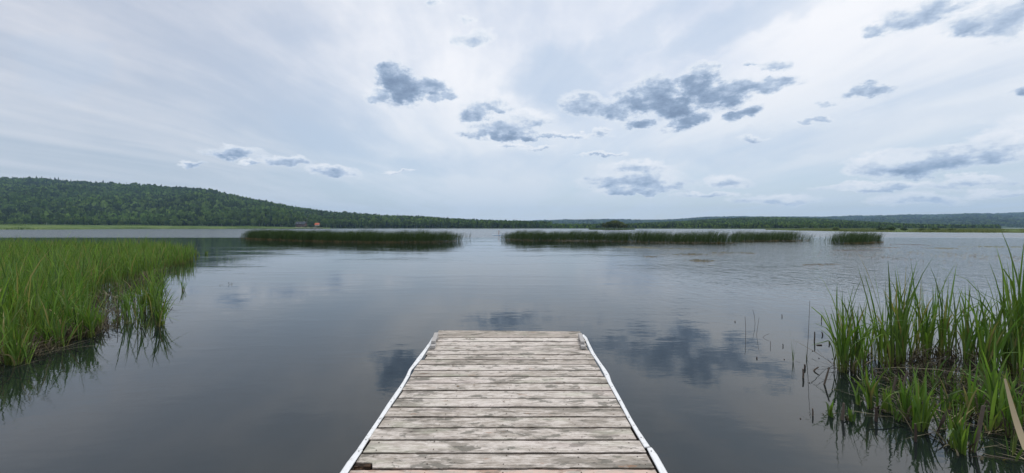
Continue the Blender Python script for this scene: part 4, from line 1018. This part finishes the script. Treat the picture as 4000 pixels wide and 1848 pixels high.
def strip(outer, inner, side):
    n = 60; mb = MB(); ZT = DECK + .012
    oa = np.array([tuple(P(*q, ZT)) for q in outer]); ia = np.array([tuple(P(*q, ZT)) for q in inner])
    y0 = min(oa[:, 1].min(), ia[:, 1].min()); y1 = max(oa[:, 1].max(), ia[:, 1].max())
    ysx = np.linspace(y0, y1, n); V = []
    def ip(a, y):
        i = np.argsort(a[:, 1]); return np.interp(y, a[i, 1], a[i, 0])
    for y in ysx:
        o = ip(oa, y); i = ip(ia, y); w = o - i
        V += [(i, y, DECK + .0015), (i, y, ZT - .003), (i + w * .12, y, ZT), (i + w * .8, y, ZT + .002), (i + w * 1.0, y, ZT - .006), (o, y, DECK - .05), (o - w * .1, y, DECK - .052), (i + w * .75, y, DECK + .0015)]
    m = 8
    fs = [(r_ * m + k, r_ * m + (k + 1) % m, (r_ + 1) * m + (k + 1) % m, (r_ + 1) * m + k) for r_ in range(n - 1) for k in range(m)]
    fs += [tuple(range(m)), tuple(range((n - 1) * m, n * m))[::-1]]
    mb.add(V, fs, (0, 0, 0, 1))
    # screw heads along the strip, pattern of the strip itself
    for y in np.arange(y0 + .12, y1, .31):
        o = ip(oa, y); i = ip(ia, y); cx = i + (o - i) * .38
        mb.add([(cx + .0055 * math.cos(a), y + .0055 * math.sin(a), ZT + .0035) for a in np.linspace(0, 6.283, 9)[:-1]], [tuple(range(8))], (0, 0, 0, 0))
    ob = mb.build('edge_strip', M_strip); under(ob); return oa, ia
lo, li = strip(LO, LI, -1); lo2, li2 = strip(LO2, LI2, -1); ro, ri = strip(RO, RI, 1); ro2, ri2 = strip(RO2, RI2, 1)
def edge_x(arrs, y):
    a = np.concatenate(arrs); i = np.argsort(a[:, 1]); return float(np.interp(y, a[i, 1], a[i, 0]))
seams_c = [98, 120, 150, 185, 218, 254, 292, 331, 378, 427, 479, 536, 600, 669, 745, 831, 928, 1033, 1157]
seam_y = [P(2000, 1290, DECK).y] + [P(2000, 1260 + s / 2.024, DECK).y for s in seams_c]
p_ = .178
while seam_y[-1] > 1.0: seam_y.append(seam_y[-1] - p_)
boards = MB(); V = []; Q = []; col = []
def board(y0, y1, x0, x1, seed, tone, warm, slant=0.0, notch=None, zoff=0.0):
    """one plank, y0 near edge, y1 far edge"""
    r = np.random.default_rng(seed); n = 90; gap = .0078
    xs_ = np.linspace(x0, x1, n); e0 = np.zeros(n); e1 = np.zeros(n)
    for f_ in (2.3, 5.7, 11, 23): 
        e0 += r.normal(0, .0011) * np.sin(xs_ * f_ + r.uniform(0, 6)); e1 += r.normal(0, .0011) * np.sin(xs_ * f_ + r.uniform(0, 6))
    e0 += np.abs(r.normal(0, .0009, n)); e1 -= np.abs(r.normal(0, .0009, n))
    sl = slant * (xs_ - x0) / (x1 - x0)
    ya = y0 + gap + e0 + sl; yb = y1 - gap + e1 + sl
    if notch:
        k = (xs_ > notch[0]) & (xs_ < notch[1]); ya = np.where(k, notch[2] + r.normal(0, .003, n), ya)
    zt = DECK + zoff + .0015 * np.sin(xs_ * r.uniform(.8, 2) + r.uniform(0, 6)); zb = zt - .036; cup = r.normal(0, .0012)
    prof = [(ya, zb, .1), (ya, zt - .006, .25), (ya + .003, zt - .0004, .75), (ya + .009, zt, 1), (ya * .5 + yb * .5, zt - cup, 1), (yb - .009, zt, 1), (yb - .003, zt - .0004, .75), (yb, zt - .006, .25), (yb, zb, .1)]  # last value: edges and sides painted darker, deepening the shade of the gaps
    m = len(prof); base = len(V)
    for i in range(n):
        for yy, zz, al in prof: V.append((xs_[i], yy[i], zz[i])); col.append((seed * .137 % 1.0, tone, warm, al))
    for i in range(n - 1):
        for k in range(m): Q.append((base + i * m + k, base + i * m + (k + 1) % m, base + (i + 1) * m + (k + 1) % m, base + (i + 1) * m + k))
    endf.append(tuple(base + k for k in range(m))); endf.append(tuple(base + (n - 1) * m + k for k in range(m))[::-1])
endf = []
rb = np.random.default_rng(5)
tones = [.30, .28, .85, .62, .62, .55, .55, .38, .72, .45, .62, .55, .60, .66, .48, .48, .56, .60, .50, .62]
for i in range(len(seam_y) - 1):
    y1_, y0_ = seam_y[i], seam_y[i + 1]; ym = (y0_ + y1_) / 2
    xl = edge_x([li, li2], ym); xr = edge_x([ri, ri2], ym)
    jl = rb.uniform(-.004, .020) + (.03 if i in (6,) else 0); jr = rb.uniform(-.004, .020)
    notch = None
    if i == 18: notch = (xl - .1, P(1445, 1830, DECK).x, P(1400, 1806, DECK).y)
    if i == 0: xl = P(1712, 1295, DECK).x; xr = P(2270, 1302, DECK).x; jl = jr = 0
    if i == 1: jl = jr = 0
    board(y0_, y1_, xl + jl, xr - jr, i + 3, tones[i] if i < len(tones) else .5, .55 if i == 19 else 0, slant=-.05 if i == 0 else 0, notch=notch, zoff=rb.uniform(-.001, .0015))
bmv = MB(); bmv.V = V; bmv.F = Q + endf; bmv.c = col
# nail heads, pairs near each end
for i in range(1, len(seam_y) - 1):
    y1_, y0_ = seam_y[i], seam_y[i + 1]; ym = (y0_ + y1_) / 2
    for xx in (edge_x([li, li2], ym) + .085, -.06 + rb.normal(0, .02), .47 + rb.normal(0, .02), -.6 + rb.normal(0, .02), edge_x([ri, ri2], ym) - .085):
        for yy in (ym - .045, ym + .045):
            cx, cy = xx + rb.normal(0, .012), yy + rb.normal(0, .006); rr = rb.uniform(.0035, .0055)
            bmv.add([(cx + rr * math.cos(a), cy + rr * math.sin(a), DECK + .0042) for a in np.linspace(0, 6.283, 9)[:-1]], [tuple(range(8))], (0, 0, 0, 0))
# ragged chips of rotten wood in the hole
hx0 = edge_x([li, li2], 2.55) + .01; hx1 = P(1440, 1830, DECK).x
for _ in range(16):
    cx = rb.uniform(hx0, hx1); cy = rb.uniform(seam_y[19] + .01, P(1400, 1806, DECK).y)
    bmv.box(cx - rb.uniform(.01, .04), cx + rb.uniform(.01, .04), cy - .006, cy + .006, DECK - .034, DECK - rb.uniform(.008, .026), (0, 0, 0, 0))
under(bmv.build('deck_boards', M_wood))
# frame under the boards
fm = MB(); yN, yFar = .9, seam_y[1]
for xx in (-1.10, -.6, -.06, .48, .95): fm.box(xx - .03, xx + .03, yN, yFar - .06, .10, DECK - .040)
fm.box(-1.125, .965, yFar + .045, yFar + .095, .06, DECK - .042)
under(fm.build('joist_frame', M_fascia))
fl2 = MB()
for yy in (1.6, 3.2, 4.8):
    fl2.box(-1.02, .86, yy - .28, yy + .28, -.2, .098)
under(fl2.build('float', simple('dark_float', (.03, .035, .04), .6, .2, 5), bevel=.03))
# black rubber on the far end
eb = MB().box(at(1798, 6.0), at(2265, 6.0), yFar + .105, yFar + .125, DECK - .08, DECK - .012); under(eb.build('end_bumper', simple('black_rubber', (.02, .02, .02), .6, .2, 9)))
# two low wooden mooring rails
M_cleat = simple('grey_wood_rail', (.42, .40, .38), .85, .35, 30, .3)
def cleat(fp, np_, w, s):
    a = P(*fp, DECK); b = P(*np_, DECK); d = (b - a); L = d.length; ang = math.atan2(d.x, -d.y)
    o = empty('mooring_rail', a); o.rotation_euler.z = ang
    o.location = (a.x, a.y, DECK + .003)
    under(o); 
    for yy0, yy1 in ((-.12, 0), (-L, -L + .16)): link('foot', MB().box(-w, w, yy0, yy1, 0, .042).mesh('foot', bevel=.004), M_cleat, o)
    link('top_bar', MB().box(-w * .9, w * .9, -L + .09, .02, .0435, .078).mesh('top_bar', bevel=.005), M_cleat, o)
cleat((1704, 1322), (1690, 1364), .033, -1); cleat((2266, 1324), (2279, 1366), .030, 1)

# bits of debris on the boards
M_bit = simple('dry_leaf_bit', (.20, .13, .07), .8, .4, 60)
bits = [(1852, 1508, 'largest tan dry leaf lying left of the middle of the dock'), (1788, 1512, 'small tan leaf bit left of the largest one'), (1968, 1571, 'dark curled leaf bit near the middle of the dock'), (1963, 1396, 'dark leaf crumb on the far half of the dock'), (2124, 1403, 'round dark leaf crumb right of centre on the far dock'), (1823, 1324, 'left one of two dark crumbs on the pale far board'), (1836, 1324, 'right one of two dark crumbs on the pale far board'), (1770, 1431, 'dark crumb on the pale board left of centre'), (2260, 1517, 'brown leaf bit near the right side of the dock')]
for i, (px, py, lab) in enumerate(bits):
    p = P(px, py, DECK); r = np.random.default_rng(i); s = r.uniform(.010, .018); n = 9; V_ = [(0, 0, .006)]
    for k in range(n):
        a = 2 * math.pi * k / n; q = s * r.uniform(.6, 1.25); V_.append((q * math.cos(a), q * .55 * math.sin(a), .002 + .006 * r.uniform(0, 1)))
    fs = [(0, 1 + k, 1 + (k + 1) % n) for k in range(n)]
    mb = MB().add(V_, fs); mb.add([(x, y, z - .0015) for x, y, z in V_], [f[::-1] for f in fs])
    tag(mb.build('leaf_bit', M_bit, loc=(p.x, p.y, DECK + .005)), lab, 'dry leaf')

# ------------------------------------------------------------------ paddleboarder
YB = P(1945, 920.5).y
def board_sup():
    cx = at(1945, YB); L = (1969.5 - 1920) / F * YB / 2
    r = empty('paddleboard', (cx, YB, 0)); tag(r, 'long pale blue and white paddleboard floating in the gap between the reed beds', 'paddleboard')
    n = 21; secs = []
    V_ = []; m = 10
    for i in range(n):
        u = i / (n - 1) * 2 - 1; w = .38 * (1 - abs(u) ** 3.2) ** .6 + .004; rock = .13 * abs(u) ** 3; th = .065 * (1 - .55 * abs(u) ** 4)
        for k in range(m):
            a = 2 * math.pi * k / m; V_.append((u * L, w * math.cos(a), .09 + rock + th * math.sin(a)))
    def shell(sel, name, mat):
        fs = [(i * m + k, i * m + (k + 1) % m, (i + 1) * m + (k + 1) % m, (i + 1) * m + k) for i in range(n - 1) for k in range(m) if k in sel]
        if name == 'hull': fs += [tuple(range(m))[::-1], tuple(range((n - 1) * m, n * m))]
        return MB().add(V_, fs).build(name, mat, r, smooth=True)
    shell((1, 2, 3), 'deck_pad', simple('white_board_top', (.72, .80, .86), .4, .04, 2))
    shell((0, 4, 5, 6, 7, 8, 9), 'hull', simple('blue_board_rail', (.05, .30, .62), .35, .05, 2))
board_sup()
M_skin = simple('skin', (.42, .26, .20), .5, .06, 12)
M_hair = simple('dark_hair', (.018, .012, .010), .5, .3, 40)
M_swim = simple('black_swimwear', (.02, .02, .025), .6, .2, 20)
M_top = simple('white_top', (.75, .74, .73), .7, .05, 20)
def skinned(name, verts, edges, radii, mat, parent, root=0, sub=2):
    me = bpy.data.meshes.new(name); me.from_pydata(verts, edges, []); o = link(name, me, mat, parent)
    sk = o.modifiers.new('skin', 'SKIN'); sk.use_smooth_shade = True
    for i, rr in enumerate(radii):
        v = me.skin_vertices[0].data[i]; v.radius = (rr, rr) if not hasattr(rr, '__len__') else rr; v.use_root = (i == root)
    sb = o.modifiers.new('sub', 'SUBSURF'); sb.levels = sub; sb.render_levels = sub
    return o
def person():
    Hs = zat(900.2, YB) - .16; s = Hs / 1.65
    r = empty('person', (at(1948, YB), YB, .155)); r.scale = (s, s, s); r.rotation_euler.z = R(72)
    tag(r, 'person with long dark hair in a white and black top standing on the paddleboard', 'person')
    # faces local -Y; joints (x right, y back, z up)
    Vv = [(0, 0, .90), (0, .01, 1.05), (0, .01, 1.22), (0, .0, 1.36), (0, -.01, 1.43), (0, -.01, 1.52), (0, -.03, 1.60),
          (.095, 0, .86), (.11, -.02, .48), (.115, .01, .09), (.12, -.10, .03), (.12, -.17, .02),
          (-.095, 0, .86), (-.11, -.02, .48), (-.115, .01, .09), (-.12, -.10, .03), (-.12, -.17, .02),
          (.17, .0, 1.35), (.25, -.10, 1.12), (.14, -.30, 1.10), (.09, -.35, 1.10),
          (-.17, .0, 1.35), (-.22, -.16, 1.30), (-.08, -.34, 1.42), (-.03, -.37, 1.45), (0, -.115, 1.535)]
    E = [(0, 1), (1, 2), (2, 3), (3, 4), (4, 5), (5, 6), (0, 7), (7, 8), (8, 9), (9, 10), (10, 11), (0, 12), (12, 13), (13, 14), (14, 15), (15, 16),
         (3, 17), (17, 18), (18, 19), (19, 20), (3, 21), (21, 22), (22, 23), (23, 24), (5, 25)]
    rd = [(.15, .11), (.115, .09), (.14, .10), (.10, .08), .05, (.078, .092), (.07, .08), .085, .055, .035, .036, .026, .085, .055, .035, .036, .026, .05, .035, .025, .026, .05, .035, .025, .026, .014]
    skinned('body', Vv, E, rd, M_skin, r)
    # five fingers and a thumb side per hand, closing on the shaft
    fv = []; fe = []; fr = []
    for hx, hy, hz in ((.06, -.38, 1.10), (-.01, -.40, 1.46)):
        for j in range(5):
            z = hz + (.035 - j * .018); k = len(fv); L = (.05, .045, .05, .046, .038)[j]
            fv += [(hx + .02, hy + .02, z), (hx, hy - L * .5, z - .004), (hx - .03, hy - L * .4, z - .006)]; fe += [(k, k + 1), (k + 1, k + 2)]; fr += [.009, .008, .007]
    fo = MB()
    for i in range(0, len(fv), 3): fo.tube([fv[i], fv[i + 1], fv[i + 2]], [.010, .009, .007], 6)
    fo.build('fingers', M_skin, r, smooth=True)
    skinned('hair', [(0, -.01, 1.64), (0, .05, 1.56), (0, .09, 1.42), (0, .105, 1.24), (0, .10, 1.12)], [(0, 1), (1, 2), (2, 3), (3, 4)], [(.06, .07), (.10, .08), (.10, .05), (.10, .035), (.06, .02)], M_hair, r, 1)
    skinned('top', [(0, .005, 1.10), (0, .01, 1.22), (0, .0, 1.33)], [(0, 1), (1, 2)], [(.135, .108), (.158, .118), (.13, .095)], M_top, r, 1)
    skinned('swim_shorts', [(0, 0, .98), (0, 0, .88), (.095, 0, .82), (-.095, 0, .82)], [(0, 1), (1, 2), (1, 3)], [(.15, .115), (.175, .135), .095, .095], M_swim, r, 1)
    for x in (-.032, .032):
        bm = bmesh.new(); bmesh.ops.create_icosphere(bm, subdivisions=1, radius=.011); me = bpy.data.meshes.new('eye'); bm.to_mesh(me); bm.free()
        link('eye', me, M_hair, r, (x, -.098, 1.56))
person()
def paddle():
    xb = at(1952.3, YB) ; r = empty('paddle', (xb, YB - .12, 0))
    tag(r, 'long thin paddle held upright by the person on the paddleboard', 'paddle')
    Ht = zat(899.3, YB)
    MB().tube([(0, 0, .12), (.02, .02, Ht)], .016, 8).build('shaft', M_swim, r)
    MB().box(-.09, .09, -.012, .012, -.25, .2).build('blade', simple('blue_paddle_blade', (.04, .12, .45), .4, .1, 5), r, bevel=.01)
    MB().box(-.06, .06, -.014, .014, 0, .03).build('grip', M_swim, r, loc=(.02, .02, Ht))
paddle()

# ------------------------------------------------------------------ haze
hb = MB().box(-6950, 6950, -450, 6500, -1.5, 330)
hz = hb.build('haze', None)
hm = bpy.data.materials.new('haze'); hm.use_nodes = True; ht = NT(hm.node_tree); ht.n.clear()
pv = ht.new('ShaderNodeVolumePrincipled'); pv.inputs['Color'].default_value = (.46, .70, 1.0, 1); pv.inputs['Density'].default_value = .00010; pv.inputs['Anisotropy'].default_value = .2
ho = ht.new('ShaderNodeOutputMaterial'); ht.l.new(pv.outputs[0], ho.inputs['Volume']); hz.data.materials.append(hm)
tag(hz, 'thin blue haze over the lake and the far hills', 'haze', kind='stuff')
